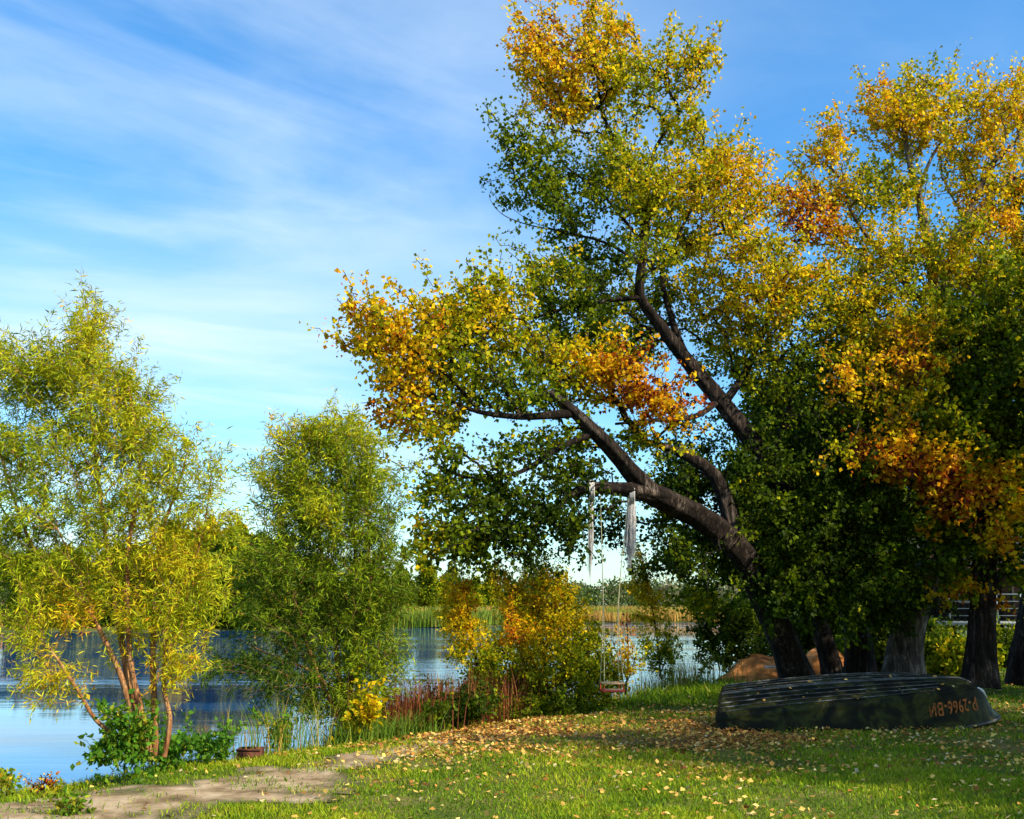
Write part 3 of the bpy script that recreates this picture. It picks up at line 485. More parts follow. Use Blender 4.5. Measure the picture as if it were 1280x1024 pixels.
bush('leafy_bank_plant', 'yellow green sprouts beside the rusty box, under the leafy willow', 13.3, [(350,935,350,905,.005),(358,935,365,908,.005)], [(350,918,12,16,0,.36,40)], 177, leaf=(.09,.03), k=9, sig=.05, cat='plant', lmat=m_plant, hn=.04)
bush('leafy_bank_plant', 'small yellow leaved plant in the bottom left corner at the water', 9.9, [(6,1000,6,970,.005)], [(6,975,8,12,0,.5,24)], 179, leaf=(.06,.035), k=8, sig=.04, cat='plant', lmat=m_plant, hn=.06)
bush('leafy_bank_plant', 'yellow leaved plant at the foot of the leafy willow', 14.0, [(460,915,458,870,.006),(456,915,440,890,.005)], [(462,885,14,20,0,.62,30),(440,905,12,8,0,.55,14)], 181, leaf=(.085,.06), k=7, sig=.06, cat='plant', hn=.05)
bush('leafy_bank_plant', 'brown dry weed on the left shore edge', 10.0, [(58,992,62,970,.004)], [(50,980,10,10,0,.88,14),(64,978,8,9,0,.85,12),(72,984,8,6,0,.3,8)], 183, leaf=(.04,.02), k=6, sig=.03, cat='plant')
bush('leafy_bank_plant', 'small green tuft growing in the sandy path', 8.9, [(95,1015,95,1000,.004)], [(92,1006,14,8,0,.4,24)], 185, leaf=(.06,.025), k=8, sig=.04, cat='plant', lmat=m_plant)
bush('dark_low_bush', 'low dark green bush at the foot of the red reeds', 15.6, [(545,905,540,885,.01),(520,908,510,890,.01)], [(540,890,34,14,0,.18,80),(505,900,26,10,0,.2,50),(580,885,30,16,.3,.16,70)], 187, leaf=(.07,.04), sig=.08)

# ------------------------------------------------------------------ grass, reeds, fallen leaves
def blades(base, h, wd, lean, rg, hue, name, mt, label, cat):
    n = len(base); a = rg.uniform(0, 2 * PI, n); u = np.stack([np.cos(a), np.sin(a), 0 * a], 1) * wd[:, None] * .5
    l2 = rg.normal(size=(n, 2)) * lean[:, None]; mid = base + np.stack([l2[:, 0] * .35, l2[:, 1] * .35, h * .6], 1); tp = base + np.stack([l2[:, 0], l2[:, 1], h], 1)
    V = np.stack([base - u, base + u, mid + u * .7, tp, mid - u * .7], 1)
    V = V[:, [0, 1, 2, 4, 3]]
    f1 = np.arange(n)[:, None] * 5 + np.array([0, 1, 2, 3]); f2 = np.arange(n)[:, None] * 5 + np.array([3, 2, 4, 4])
    # the tip is a kite: mid-left, mid-right, tip twice would be degenerate, so use a thin quad with an extra tip vertex
    V = np.concatenate([V, (tp + u * .15)[:, None]], 1)
    f1 = np.arange(n)[:, None] * 6 + np.array([0, 1, 2, 3]); f2 = np.arange(n)[:, None] * 6 + np.array([3, 2, 5, 4])
    F = np.concatenate([f1, f2]); o = npmesh(name, V.reshape(-1, 3), F, mt, None, {'hue': np.clip(np.tile(hue, 2), 0, 1), 'rnd': np.tile(rg.uniform(0, 1, n), 2)})
    return tag(o, label, cat, kind='stuff')
rg = np.random.default_rng(5)
n = 420000; dd = 7.4 * (30 / 7.4) ** rg.uniform(0, 1, n) ** 1.15; xx = rg.uniform(-.52, .56, n) * dd
s_ = shore(xx, dd); pm = pathmask(xx, dd); p2 = np.stack([xx, dd], 1); lit = litter(xx, dd); pn = sno(p2, 1.4, 21)
bare = np.clip(sno(p2 * np.array([.7, 1.6]), 1.3, 29) - .45, 0, .5) * 1.5
keep = (s_ > -.15) & (rg.uniform(0, 1, n) < np.clip((pm - .45) * 1.3, 0, 1) ** 2 + .5 * np.clip(sno(p2 * np.array([.6, 1.3]), 3.6, 23) * 2.6 - .6, 0, 1) + .04) & (rg.uniform(0, 1, n) > bare) & (rg.uniform(0, 1, n) > .62 * lit) & (rg.uniform(0, 1, n) < .78 + .4 * pn)
xx, dd, s_, lit, pn, pm = [v[keep] for v in (xx, dd, s_, lit, pn, pm)]
zz_ = height(xx, dd); edge = np.clip(1.1 - s_, 0, 1); n = len(xx)
hgt = (rg.uniform(.02, .055, n) * (1 + .3 * pn) + edge ** 2 * rg.uniform(.03, .2, n)) * (1 + .35 * sno(np.stack([xx, dd], 1), 4.2, 27)) + np.where(pm < 1, .012, 0) + np.where((dd > 17) & (xx < 4.5), rg.uniform(0, .22, n) * np.clip((dd - 17) / 3, 0, 1), 0)
blades(np.stack([xx, dd, zz_ - .005], 1), hgt, rg.uniform(.006, .012, n) * (dd / 9), hgt * .5, rg, .42 + .14 * pn + .10 * sno(np.stack([xx, dd], 1), 3.8, 28) + .3 * (rg.uniform(0, 1, n) < .05) + rg.normal(0, .10, n) + .12 * edge - .15 * (dd > 17), 'grass', m_grass, 'short green lawn grass covering the bank and clearing', 'grass')  # finer hue noise puts dark patches, like mottled shadow, into the blade colour
def patch(n, f, hl, hh, wd, hue, hs_, name, label, lean=.12, seed=1, mt=None):
    rg = np.random.default_rng(seed); x, y = f(n, rg); z = np.maximum(height(x, y), WATER - .1) - .02; n = len(x)
    h = rg.uniform(hl, hh, n); blades(np.stack([x, y, z], 1), h, np.full(n, wd), h * lean, rg, hue(x, y, n, rg) if callable(hue) else hue + rg.normal(0, hs_, n), name, mt or m_reed, label, 'reeds')
def seg(p0, p1, w0):
    def f(n, rg):
        t = rg.uniform(0, 1, n)[:, None]; p = np.array(p0) * (1 - t) + np.array(p1) * t + rg.normal(0, w0, (n, 2)); return p[:, 0], p[:, 1]
    return f
patch(4600, seg((-1.95,15.0),(.3,18.9), .28), .55, 1.0, .014, .88, .07, 'red_reeds', 'rusty red reeds growing on the bank between leafy willow and thicket', seed=201)
patch(900, seg((-.6,17.6),(1.5,20.3), .35), .4, .9, .013, .7, .15, 'brown_reeds', 'brown and green reeds at the foot of the orange thicket', seed=203)
patch(1500, seg((2.2,21.6),(4.2,23.7), .35), .4, .95, .012, .45, .2, 'grey_reeds', 'thin grey green reeds along the bank right of the swing', seed=205)
patch(240, seg((-3.1,12.5),(-2.3,13.8), .1), .35, .75, .010, .3, .2, 'shore_reeds', 'thin green reeds in the water between rusty box and leafy willow', seed=207, lean=.25)
patch(1800, seg((-2.2,13.9),(-1.3,15.3), .16), .15, .42, .014, .22, .08, 'tall_grass', 'tall green grass at the foot of the leafy willow', seed=209, lean=.4)
def farf(x0, x1, o0, o1):
    def f(n, rg):
        x = rg.uniform(x0, x1, n); return x, farshore(x) + rg.uniform(o0, o1, n)
    return f
rh = lambda x, y, n, rg: np.where(sno(np.stack([x, y], 1), .12, 31) + .5 * sno(np.stack([x, y], 1), .5, 32) > .25, .3, .62) + rg.normal(0, .07, n)
patch(9000, farf(-13, 1, 1, 8), .6, 1.35, .10, .26, .12, 'green_reeds', 'bright green reed patch at the far shore', seed=211)
patch(38000, farf(-110, 90, 6, 42), .8, 1.6, .14, rh, 0, 'far_reeds', 'orange brown reed belt along the far shore', seed=213)
patch(16000, farf(-2, 75, 1.5, 12), .7, 1.35, .12, rh, 0, 'middle_reeds', 'orange and green reeds at the far shore right of the thicket', seed=215)
# ------------------------------------------------------------------ overturned boat
BL = 3.58; BW = .72
def hull(u, s):
    """u 0 stern .. 1 bow, s -1 near gunwale .. 1 far gunwale; |s|>.62 is the side"""
    u = np.asarray(u, float); s = np.asarray(s, float)
    tp = np.clip(1 - np.clip((u - .45) / .55, 0, 1) ** 2.6, 0, 1) ** .62
    bg = BW * (.93 + .07 * np.sin(u * 2.4)) * tp + .02; bc = BW * .90 * (.95 + .05 * u) * np.clip(1 - np.clip((u - .4) / .6, 0, 1) ** 2.4, 0, 1) ** .75 + .012
    hc = .30 + .48 * u - .22 * u ** 2 - .38 * np.clip((u - .90) / .10, 0, 1) ** 2.2
    hk = .35 + .46 * u - .22 * u ** 2 - .36 * np.clip((u - .86) / .14, 0, 1) ** 2.2
    a = np.abs(s); side = a > .62; f = np.clip((a - .62) / .38, 0, 1); q = np.clip(a / .62, 0, 1)
    y = np.where(side, bc + (bg - bc) * f, bc * q); z = np.where(side, hc * (1 - f) + (.03 + .10 * u) * f, hk + (hc - hk) * q ** 1.2)
    for c in (.22, .45, .68, .88): z = z + np.where(side, 0, .017 * np.exp(-((q - c) / .022) ** 2) * (u < .9))
    z = z + np.where(q < .06, .02, 0) * ~side; y = y + np.where(side, .018 * np.exp(-((f - .04) / .05) ** 2), 0)
    x = u * BL - .16 * np.where(side, f, 0) * 0 + .10 * np.where(side, f, 0) * np.clip((u - .7) / .3, 0, 1)
    y = np.sign(s) * y; x = x + .23 * y * (1 - u) ** 2
    return np.stack([x, y, z + .08 * y * (1 - u)], -1)
A0 = np.array([2.77, 14.95]); B0 = np.array([6.63, 14.82]); br = math.atan2(B0[1] - A0[1], B0[0] - A0[0])
tl = math.radians(9)
def bw(p):
    p = np.asarray(p, float); y = p[..., 1]; z = p[..., 2]; y2 = y * math.cos(tl) - z * math.sin(tl); z2 = y * math.sin(tl) + z * math.cos(tl) + .03
    x = p[..., 0]; return np.stack([A0[0] + x * math.cos(br) - y2 * math.sin(br), A0[1] + x * math.sin(br) + y2 * math.cos(br), z2], -1)
# fallen leaves
rg = np.random.default_rng(9); n = 170000; dd = 7.4 * (24 / 7.4) ** rg.uniform(0, 1, n); xx = rg.uniform(-.5, .56, n) * dd
lit = litter(xx, dd); p2 = np.stack([xx, dd], 1); cl_ = .5 + .7 * sno(p2, 2.2, 41)
dens = (.05 + .10 * (xx > -1.5) + .95 * lit) * np.clip(cl_, .12, 1.2) * np.where(xx < -2.2, .5, 1) * np.interp(dd, [8, 10.5, 12.5], [.2, .34, 1])
keep = (shore(xx, dd) > .25) & (rg.uniform(0, 1, n) < dens * .8); xx, dd, lit = xx[keep], dd[keep], lit[keep]; n = len(xx)
zb = height(xx, dd) + rg.uniform(.02, .05, n); ax = np.concatenate([rg.normal(size=(n, 2)), rg.normal(0, .35, (n, 1))], 1); ax /= np.linalg.norm(ax, axis=1)[:, None]
s = np.cross(ax, np.array([0, 0, 1]) + rg.normal(0, .35, (n, 3))); s /= np.linalg.norm(s, axis=1)[:, None]; nn = np.cross(s, ax)
L = rg.uniform(.03, .065, n)[:, None]; b0 = np.stack([xx, dd, zb], 1); o0 = b0 + ax * L * .45 + nn * L * rg.uniform(-.25, .25, n)[:, None]
nb_ = 70; ub = rg.uniform(.03, .85, nb_); b0[:nb_] = bw(hull(ub, rg.uniform(-.6, .3, nb_))) + np.array([0, 0, .012]); o0[:nb_] = b0[:nb_] + ax[:nb_] * L[:nb_] * .45
V = np.stack([b0, o0 + s * L * .45, b0 + ax * L, o0 - s * L * .42], 1).reshape(-1, 3)
fl = npmesh('fallen_leaves', V, np.arange(4 * n).reshape(-1, 4), m_fall, None, {'hue': np.clip(.62 + rg.normal(0, .25, n) - .25 * lit, 0, 1), 'rnd': rg.uniform(0, 1, n)})
tag(fl, 'yellow and brown fallen leaves scattered over the lawn', 'leaves', kind='stuff')

m, t, b = mat('camouflage_hull_paint'); n1 = noise(t, 2.6, 3, .5, dist=1.2); n2 = noise(t, 18, 8, .75)
c0 = ramp(t, n1, [(.42, (.004,.005,.002)), (.5, (.012,.012,.003)), (.58, (.036,.038,.006)), (.66, (.012,.012,.004))])
sm = ramp(t, noise(t, 3.5, 8, .8, sc3=(.35, 3, 3)), [(.6, (0,)*3), (.8, (.5,)*3)])
mm = t.nodes.new('ShaderNodeMix'); mm.data_type = 'RGBA'; t.links.new(sm, mm.inputs['Factor']); t.links.new(c0, mm.inputs['A']); mm.inputs['B'].default_value = (.05, .055, .055, 1)
t.links.new(mm.outputs['Result'], b.inputs['Base Color']); t.links.new(ramp(t, n2, [(.3, (.34,)*3), (.7, (.6,)*3)]), b.inputs['Roughness']); bump(t, b, n2, .25, .008); b.inputs['Specular IOR Level'].default_value = .10
m_hull = m
m_gun = simple('worn_grey_metal', [(.3, (.012,.014,.010)), (.7, (.10,.105,.095))], 9, .45, .2, .004)
bt = thing('overturned_boat', 'dark green camouflaged rowing boat lying upside down on the lawn beneath the trees', 'boat', (*A0, 0))
us = np.concatenate([np.linspace(0, .85, 50), np.linspace(.86, .995, 22)]); ss = np.concatenate([np.linspace(-1, -.62, 12), np.linspace(-.615, .615, 121), np.linspace(.62, 1, 12)])
U, S = np.meshgrid(us, ss); HV = bw(hull(U, S)).reshape(-1, 3); nu = len(us); i = (np.arange(len(ss) - 1)[:, None] * nu + np.arange(nu - 1)[None]).ravel()
npmesh('hull', HV, np.stack([i, i + 1, i + nu + 1, i + nu], -1), m_hull, bt, smooth=True)
sp_ = np.linspace(-1, 1, 41); ed = hull(np.zeros(41), sp_) + np.array([.004, 0, 0]); cz = ed.copy(); cz[:, 2] = .04; k4 = np.arange(40)
npmesh('transom', bw(np.concatenate([ed, cz])), np.stack([k4, k4 + 1, k4 + 42, k4 + 41], -1), m_hull, bt)
nf = hull(np.full(13, .994), np.linspace(-1, 1, 13)); nb = nf.copy(); nb[:, 1] = 0; nb[:, 0] += .03; nb[:, 2] = nf[:, 2] * .98; k4 = np.arange(12)
npmesh('bow_stem', bw(np.concatenate([nf, nb])), np.stack([k4, k4 + 1, k4 + 14, k4 + 13], -1), m_hull, bt)
for sgn in (-1, 1):
    mb = MB(); ug = np.linspace(.0, .99, 60); e = hull(ug, np.full(60, float(sgn))); e[:, 1] += sgn * .012; mb.tube(bw(e), .021, 8); mb.build('gunwale', m_gun, bt, smooth=True)
m_strake = simple('worn_strake_metal', [(.42, (.014,.014,.010)), (.55, (.07,.07,.06)), (.68, (.26,.26,.24))], 5, .4, .2, .003)
for sv_ in (-.55, -.42, -.28, -.136, .136, .28, .42, .55):
    mb = MB(); ug = np.linspace(.012, .86 - abs(sv_) * .2, 46); e = hull(ug, np.full(46, sv_)); e[:, 2] += .004; mb.tube(bw(e), np.interp(ug, [0, .7, .86], [.009, .008, .003]), 6); mb.build('strake', m_strake, bt, smooth=True)
mb = MB(); ug = np.linspace(.01, .93, 50); e = hull(ug, np.zeros(50)); e[:, 2] += .012; mb.tube(bw(e), .016, 6); mb.build('keel', m_gun, bt, smooth=True)
mb = MB(); e = hull(np.array([.93, .95, .97]), np.full(3, -.6)); e[:, 2] += .008; mb.tube(bw(e), [.012, .022, .01], 8); mb.build('chine_glint', simple('pale_glint', [(0, (.7,.7,.68)), (1, (.8,.8,.8))], 5, .25, 0), bt, smooth=True)  # pale bead added on the chine to draw the highlight at the bow end
m_num = simple('orange_number_paint', [(.38, (.10,.025,.006)), (.5, (.38,.10,.015)), (.62, (.50,.15,.025))], 30, .7, .1, .002)
tcu = bpy.data.curves.new('registration_number', 'FONT'); tcu.body = '\u0420-2966-\u0412\u0418'; tcu.size = 1; tcu.resolution_u = 3; tcu.space_character = 1.08; tcu.offset = .014
to = bpy.data.objects.new('tmp', tcu); C.objects.link(to); dg = bpy.context.evaluated_depsgraph_get(); me0 = to.evaluated_get(dg).to_mesh()
tv = np.array([v.co[:] for v in me0.vertices]); tris = []
me0.calc_loop_triangles(); tris = np.array([tuple(q.vertices) for q in me0.loop_triangles]); to.evaluated_get(dg).to_mesh_clear(); bpy.data.objects.remove(to)
wx = tv[:, 0].max(); uu = .905 - tv[:, 0] / wx * .185; ff = .26 + tv[:, 1] * .34 / .7
sv = -(.62 + .38 * ff)
HP = bw(hull(uu, sv)); off = bw(np.array([[0, -.014, .004]])) - bw(np.array([[0, 0, 0]])); HP = HP + off
HQ = HP - off * .9; nv = len(HP)
ro = npmesh('registration_number', HP, tris, m_num, bt); ro['label'] = 'orange registration number painted upside down near the bow'
# ------------------------------------------------------------------ swing and hanging rope ends
m_rope = simple('rope', [(.3, (.32,.30,.16)), (.7, (.5,.47,.28))], 60, .9, .3, .002)
m_fray = simple('frayed_fibre', [(.3, (.36,.34,.32)), (.7, (.62,.59,.55))], 30, .95, .2, .002)
m_wood = simple('pale_swing_wood', [(.3, (.42,.26,.12)), (.7, (.62,.42,.22))], 20, .6, .2, .002)
m_red = simple('red_seat_paint', [(.3, (.62,.05,.03)), (.7, (.8,.13,.08))], 20, .55, .1, .002)
sw = thing('rope_swing', 'small red and wood child swing seat hanging on ropes from the arching limb', 'swing', P(765, 864, 17.3))
cz = P(765, 863, 17.3); rot = .16
mb = MB(); mb.box(cz, (.34, .30, .03), rot); mb.build('seat', m_red, sw)
mb = MB(); mb.box(cz + (0, 0, .017), (.29, .24, .006), rot); mb.build('seat_board', m_wood, sw)
ca, sa = math.cos(rot), math.sin(rot); R2 = lambda x, y, z: cz + np.array([x * ca - y * sa, x * sa + y * ca, z])
for sy in (-1, 1): mb = MB(); mb.box(R2(0, sy * .14, .11), (.34, .022, .026), rot); mb.build('rail', m_wood, sw)
for sx in (-1, 1): mb = MB(); mb.box(R2(sx * .16, 0, .11), (.022, .257, .022), rot); mb.build('side_rail', m_wood, sw)
for sx in (-1, 1):
    for sy in (-1, 1): mb = MB(); mb.tube([R2(sx * .15, sy * .13, .015), R2(sx * .15, sy * .13, .10)], .009, 6); mb.build('post', m_red, sw)
knots = (P(750, 606, 17.35), P(787, 604, 17.6))
for q, (sx, kn) in enumerate(((-1, knots[0]), (1, knots[1]))):
    for sy in (-1, 1):
        j = R2(sx * .15, sy * .135, 1.1) * .35 + kn * .65; jz = R2(sx * .12, sy * .02, 1.25)
        mb = MB(); mb.tube(catmull([R2(sx * .155, sy * .14, .11), jz, kn], .3), .0055, 5); mb.build('rope', m_rope, sw, smooth=True)
def hank(label, kn, bot, w0, w1, n, seed):
    rg = np.random.default_rng(seed); o = thing('frayed_rope_end', label, 'rope', kn, 'frayed grey rope ends hanging from the arching limb')
    mb = MB(); H = kn[2] - bot[2]
    for i in range(n):
        a = rg.uniform(0, 6.28); r = rg.uniform(0, 1) ** .5; ln = H * rg.uniform(.18, 1) ** .8 * (1 - .3 * r); z = np.linspace(0, 1, 9)
        ww = (w0 + (w1 - w0) * np.sin(np.clip(z * ln / H, 0, 1) * PI * .85)); ox = np.cos(a) * r * ww + .012 * sno(np.stack([z * 3 + i, z], 1), 2, seed + i); oy = np.sin(a) * r * ww
        c = kn + (bot - kn) * (z * ln / H)[:, None]; mb.tube(np.stack([c[:, 0] + ox, c[:, 1] + oy, kn[2] - z * ln], 1), np.linspace(.005, .0025, 9), 4, cap=False)
    mb.build('fibres', m_fray, o)
    mb = MB(); tt = np.linspace(0, 2 * PI, 17)
    for q in range(4): mb.tube(np.stack([kn[0] + (q - 1.5) * .022 + 0 * tt, kn[1] + np.cos(tt) * .16, kn[2] + .06 + np.sin(tt) * .16], 1), .014, 6, cap=False)
    mb.build('knot', m_fray, o, smooth=True); return o
hank('long thin frayed grey rope end hanging from the limb tip, left of the swing ropes', P(739, 618, 17.3), P(737, 742, 17.3), .012, .048, 120, 1)
hank('short thick frayed grey rope end hanging on the limb right of the swing ropes', P(789, 622, 17.7), P(787, 726, 17.7), .045, .095, 230, 2)
# ------------------------------------------------------------------ rusty box, sand pile, plank
m_rust = simple('rusty_iron', [(.3, (.03,.012,.008)), (.55, (.10,.03,.015)), (.75, (.2,.07,.03))], 12, .85, .4, .006)
c = P(313, 943, 12.6); bx = thing('rusty_box', 'small rusty brown metal box at the water edge between the willows', 'box', (c[0], c[1], c[2] - .08))
mb = MB()
for (dx, dy, sx_, sy_) in ((0, -.10, .24, .012), (0, .10, .24, .012), (-.126, 0, .012, .212), (.126, 0, .012, .212)): mb.box(c + (dx, dy, 0), (sx_, sy_, .14), .0)
mb.box(c + (0, 0, -.066), (.238, .186, .01)); mb.build('wall', m_rust, bx)
mb = MB(); mb.box(c + (0, -.112, .060), (.275, .010, .018)); mb.build('rim', m_rust, bx)
m_sand = simple('orange_sand', [(.35, (.16,.05,.014)), (.5, (.36,.13,.03)), (.68, (.52,.23,.07))], 3, .95, .7, .04, detail=9)
def pile(label, px0, px1, ytop, d, seed):
    x0 = P(px0, 838, d)[0]; x1 = P(px1, 838, d)[0]; cx_ = (x0 + x1) / 2; R = (x1 - x0) / 2; H = P(0, ytop, d)[2]
    X, Y = np.meshgrid(np.linspace(-1.1, 1.1, 70), np.linspace(-1.1, 1.1, 50)); r = np.hypot(X, Y)
    pp = np.stack([X * R, Y * R * .7], -1); Z = H * np.clip(1.12 - r ** 1.9, -.25, 1) * (1 + .30 * sno(pp, 2.1, seed)) + .05 * sno(pp, 6, seed + 1) + .02 * sno(pp, 15, seed + 2) - .04
    V = np.stack([cx_ + X * R, d + Y * R * .7, Z], -1).reshape(-1, 3); i = (np.arange(49)[:, None] * 70 + np.arange(69)[None]).ravel()
    o = npmesh('sand_pile', V, np.stack([i, i + 1, i + 71, i + 70], -1), m_sand, smooth=True); tag(o, label, 'sand pile', 'sand piles behind the leaning trunk')
pile('orange sand pile left of and behind the leaning trunk', 905, 1014, 812, 25.6, 3)
pile('lower orange sand pile seen between the leaning and slender trunks', 990, 1072, 815, 27, 8)
mb = MB(); mb.box(P(978, 834, 24.5), (.75, .22, .04), .1); o = mb.build('plank', simple('grey_plank', [(.3, (.3,.28,.24)), (.7, (.5,.47,.4))], 8, .8, .2, .004, (1, 8, 8))); tag(o, 'short pale weathered plank lying in the grass before the sand pile', 'plank')
# ------------------------------------------------------------------ cabin
m_dark = simple('dark_boards', [(.3, (.008,.006,.005)), (.7, (.025,.018,.013))], 3, .85, .6, .02, (1, 1, 9))
m_roof = simple('grey_corrugated_roof', [(.3, (.035,.033,.025)), (.7, (.09,.08,.06))], 4, .8, .3, .01)
m_fasc = simple('worn_brown_board', [(.3, (.05,.025,.015)), (.7, (.12,.065,.04))], 5, .8, .3, .006, (1, 1, 6))
m_slab = simple('pale_deck_edge', [(.3, (.25,.26,.26)), (.7, (.42,.44,.44))], 4, .8, .3, .006)
m_rail = simple('pale_blue_rail_paint', [(.3, (.16,.21,.23)), (.7, (.24,.30,.33))], 10, .5, .1, .002)
m_glass, t, b = mat('dark_window_glass'); b.inputs['Base Color'].default_value = (.01,.013,.015,1); setin(b, Roughness=.08)
D = 33.0; X0 = P(1183, 776, D)[0]; X1 = X0 + 6.0; ZD = P(1200, 781, D)[2]; ZR = P(1200, 743, D)[2]; ZE = P(1200, 706, D)[2]
cb_ = thing('stilt_cabin', 'dark wooden cabin on stilts with railed deck and corrugated roof behind the right trunks', 'cabin', ((X0 + X1) / 2, D + 2.5, 0))
mb = MB()
for k in range(30): mb.box((X0 + .5 + k * .19, D + 1.8, (ZD + ZE) / 2 + .05), (.175, .05, ZE - ZD + .1))
mb.box((X0 + .4, D + 3.6, (ZD + ZE) / 2 + .05), (.05, 3.5, ZE - ZD + .1)); mb.box(((X0 + X1) / 2, D + 5.4, (ZD + ZE) / 2), (5.4, .05, ZE - ZD + .1)); mb.build('wall', m_dark, cb_)
mb = MB(); mb.box(((X0 + X1) / 2, D + 2.7, ZD + .045), (6, 5.6, .09)); mb.build('deck', m_slab, cb_)
xr = np.linspace(X0 - .3, X1 + .3, 240); ya = np.array([D - .35, D + 2.6, D + 5.8]); za = np.array([ZE + .02, ZE + 1.0, ZE + .1]); XX, YY = np.meshgrid(xr, ya); ZZ = za[:, None] + .03 * np.sin(xr * 2 * PI / .16)[None] + 0 * XX
V = np.stack([XX, YY, ZZ], -1).reshape(-1, 3); i = (np.arange(2)[:, None] * 240 + np.arange(239)[None]).ravel(); npmesh('roof', V, np.stack([i, i + 1, i + 241, i + 240], -1), m_roof, cb_, smooth=True)
mb = MB(); mb.box(((X0 + X1) / 2, D - .26, ZE - .14), (6.5, .04, .17)); mb.build('fascia', m_fasc, cb_)
for k in range(5): mb = MB(); mb.box((X0 + .1 + k * 1.43, D + .1, ZD / 2 - .1), (.13, .13, ZD + .2)); mb.build('stilt', m_dark, cb_)
for k in range(4): mb = MB(); mb.box((X0 + .15 + k * 1.9, D + .04, (ZD + ZE) / 2), (.09, .09, ZE - ZD - .12)); mb.build('roof_post', m_dark, cb_)
mb = MB()
for q in range(4): mb.box(((X0 + X1) / 2, D - .04, ZR - q * (ZR - ZD) * .235), (5.9, .025, .035 if q == 0 else .02))
rail_o = mb.build('railing', m_rail, cb_)
for k in range(9):
    mb = MB(); mb.box((X0 + .08 + k * .72, D - .075, (ZD + ZR) / 2 + .05), (.03, .03, ZR - ZD - .06)); p_ = mb.build('baluster', m_rail, None)
    p_.parent = rail_o
    vv = np.empty(len(p_.data.vertices) * 3, np.float32); p_.data.vertices.foreach_get('co', vv); vv = vv.reshape(-1, 3) - np.array(cb_.location); p_.data.vertices.foreach_set('co', vv.ravel())
mb = MB(); mb.box((X0 + 2.9, D + 1.762, ZD + .98), (.8, .03, 1.75)); dr = mb.build('door', m_fasc, cb_)
for xx_ in (1.6, 4.3):
    mb = MB()
    for (dx, dz, sx_, sz_) in ((0, .43, .95, .07), (0, -.43, .95, .07), (-.44, 0, .07, .79), (.44, 0, .07, .79)): mb.box((X0 + xx_, D + 1.75, ZD + 1.1 + dz), (sx_, .05, sz_)) if dx == 0 else mb.box((X0 + xx_ + dx, D + 1.75, ZD + 1.1), (sx_, .05, sz_))
    mb.build('window_frame', m_slab, cb_); mb = MB(); mb.box((X0 + xx_, D + 1.762, ZD + 1.1), (.81, .02, .79)); mb.build('window_pane', m_glass, cb_)
# steps down from the deck, leaning to the right
for yy in (D - .25, D - 1.0):
    mb = MB(); a = math.atan2(ZD, 1.7); cx_ = X0 + 2.6 + .85
    mb.box((cx_, yy, ZD / 2), (math.hypot(1.7, ZD), .05, .16), 0, [(math.cos(a), 0, math.sin(a)), (0, 1, 0), (-math.sin(a), 0, math.cos(a))]); mb.build('stair_stringer', m_fasc, cb_)
for k in range(5): mb = MB(); f = (k + .5) / 5; mb.box((X0 + 2.6 + 1.7 * f, D - .625, ZD * (1 - f)), (.27, .68, .035)); mb.build('step', m_fasc, cb_)
# ------------------------------------------------------------------ the far shore
def fartree(px, d, ytop, wpx, hue, label, seed, group='trees on the far shore', lm=None, n=60, leafs=.3, k=16, tcol=None, bare=0):
    zt = P(px, ytop, d)[2]; x = P(px, 760, d)[0]; r = wpx * d / FPX / 2; zb = float(height(np.array([x]), np.array([float(d)]))[0]); rr = np.random.default_rng(seed); cs = []
    nq = 9
    for q in range(nq):
        f = q / (nq - 1); z = zb + (zt - zb) * (.12 + .80 * f); wz = math.sin(min(1, .30 + .75 * (1 - f)) * PI * .5); a = rr.uniform(0, 6.28)
        cs.append((x + math.cos(a) * r * .5 * wz, d + math.sin(a) * r * .4, z, (r * .62 * wz + .2, r * .6 * wz + .2, (zt - zb) * .13), 0, hue + rr.normal(0, .05), n))
    return tree('far_tree', label, 'tree', [[(x, d, zb, .16), (x + .1 * r, d, zb + (zt - zb) * .4, .12), (x, d, zt * .85, .04)]], cs, world=True, k=k, leaf=(leafs, leafs * .8), sig=.3, seed=seed, group=group, lmat=lm or m_leaf, bf=.3, tip=.012, bmat=tcol or m_pale)
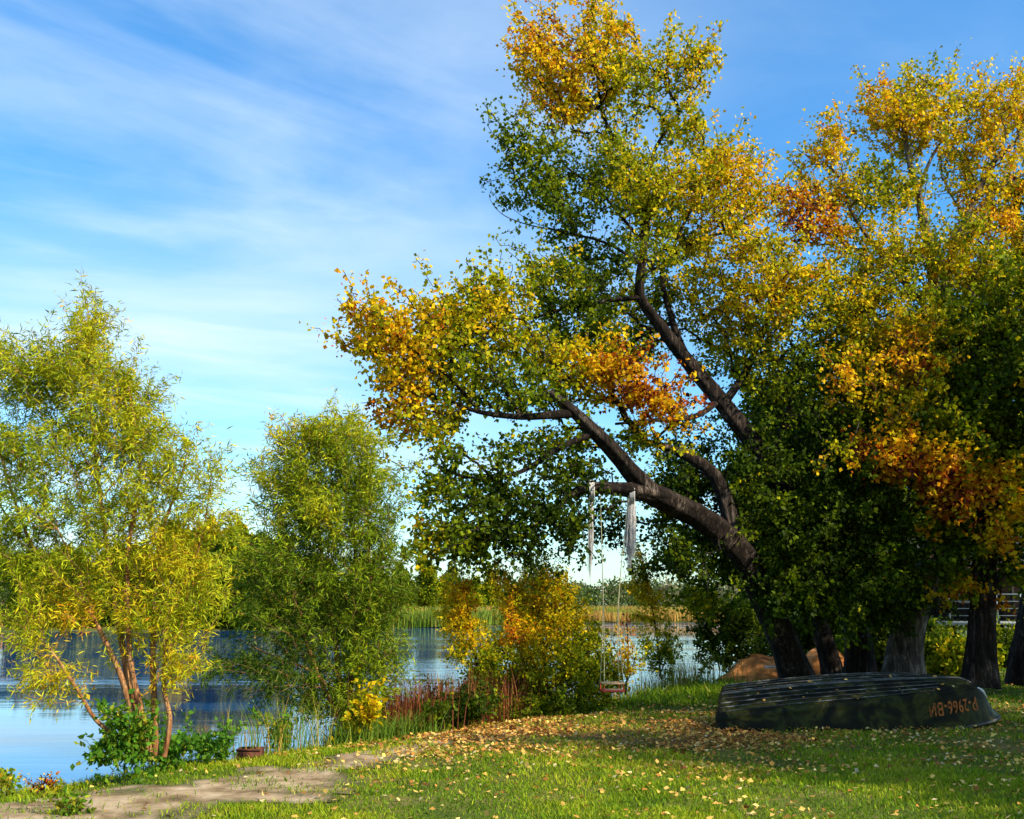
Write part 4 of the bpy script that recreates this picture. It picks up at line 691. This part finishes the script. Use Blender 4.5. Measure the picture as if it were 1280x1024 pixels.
far = [(-30,100,690,90,.34,'far shore tree at the left picture edge, behind the willow'),(25,102,700,80,.32,'second far shore tree behind the tall willow, right of the edge one'),(75,98,690,80,.38,'far shore tree seen through the left willow crown'),(125,101,705,70,.34,'low far shore tree behind the willow stems'),
       (170,99,690,70,.4,'far shore tree just right of the tall willow stems'),(215,98,662,80,.42,'broad yellow green far shore tree right of the tall willow'),(262,97,655,78,.44,'tallest light green tree on the far shore between the two willows'),(305,96,662,70,.44,'light green weeping far shore tree left of the leafy willow'),(345,97,680,60,.36,'far shore tree half behind the leafy willow'),(395,100,700,60,.34,'far shore tree behind the leafy willow crown'),(145,97,684,60,.36,'far shore tree seen between the tall willow stems and crown'),(238,95,676,60,.38,'rounded far shore tree in the gap between the two willows'),(285,94,668,60,.40,'light green far shore tree nearest the water in the gap'),(326,94,676,54,.34,'far shore tree just left of the leafy willow crown'),(100,95,700,60,.32,'short far shore tree behind the leftmost willow stem'),(450,104,712,50,.28,'far shore tree behind the right of the leafy willow')]
for i, (px, d, yt, wp, hu, lb) in enumerate(far): fartree(px, d, yt, wp, hu, lb, 300 + i)
mid = [(500,150,712,34,.3,'far green tree at the reed belt, just right of the leafy willow'),(532,152,700,34,.34,'far tree with pale trunk above the green reed patch'),(562,156,715,30,.5,'yellowish far tree above the green reed patch'),(590,160,728,30,.36,'small far tree left of the yellow sapling'),(612,170,716,18,.42,'thin pointed far tree behind the yellow sapling'),(476,148,722,30,.2,'dark far tree hidden by the leafy willow')]
for i, (px, d, yt, wp, hu, lb) in enumerate(mid): fartree(px, d, yt, wp, hu, lb, 330 + i, 'trees behind the far reeds')
# far wood, one mass
rg = np.random.default_rng(77); nt_ = 900; tx = rg.uniform(-330, 330, nt_); ty = rg.uniform(265, 400, nt_); th = (ty - 20) / FPX * 27 + 1.6 + rg.normal(0, .8, nt_) + 1.2 * sno(np.stack([tx, ty], 1), .03, 5); kk = 210
I = np.repeat(np.arange(nt_), kk); v = rg.normal(size=(len(I), 3)); v /= np.linalg.norm(v, axis=1)[:, None]; v *= rg.uniform(.5, 1, len(I))[:, None]
cw = rg.uniform(2.8, 5.2, nt_); B = np.stack([tx[I] + v[:, 0] * cw[I], ty[I] + v[:, 1] * cw[I], th[I] * (.52 + .46 * v[:, 2])], 1)
LV, LF = leafmesh(B, rg.normal(size=B.shape), .85, .7, rg); hu = np.where(rg.uniform(0, 1, nt_) < .16, .58, .27)[I] + np.repeat(rg.normal(0, .05, nt_), kk)
fw = npmesh('far_wood', LV, LF, leafmat('far_wood_leaf', [(0, (.04,.07,.018)), (.3, (.08,.12,.03)), (.6, (.17,.15,.08)), (1, (.28,.18,.07))], .3, .9, .03), None, {'hue': np.clip(hu, 0, 1), 'rnd': rg.uniform(0, 1, len(LF))}); tag(fw, 'distant mixed wood along the horizon beyond the reeds', 'wood', kind='stuff')
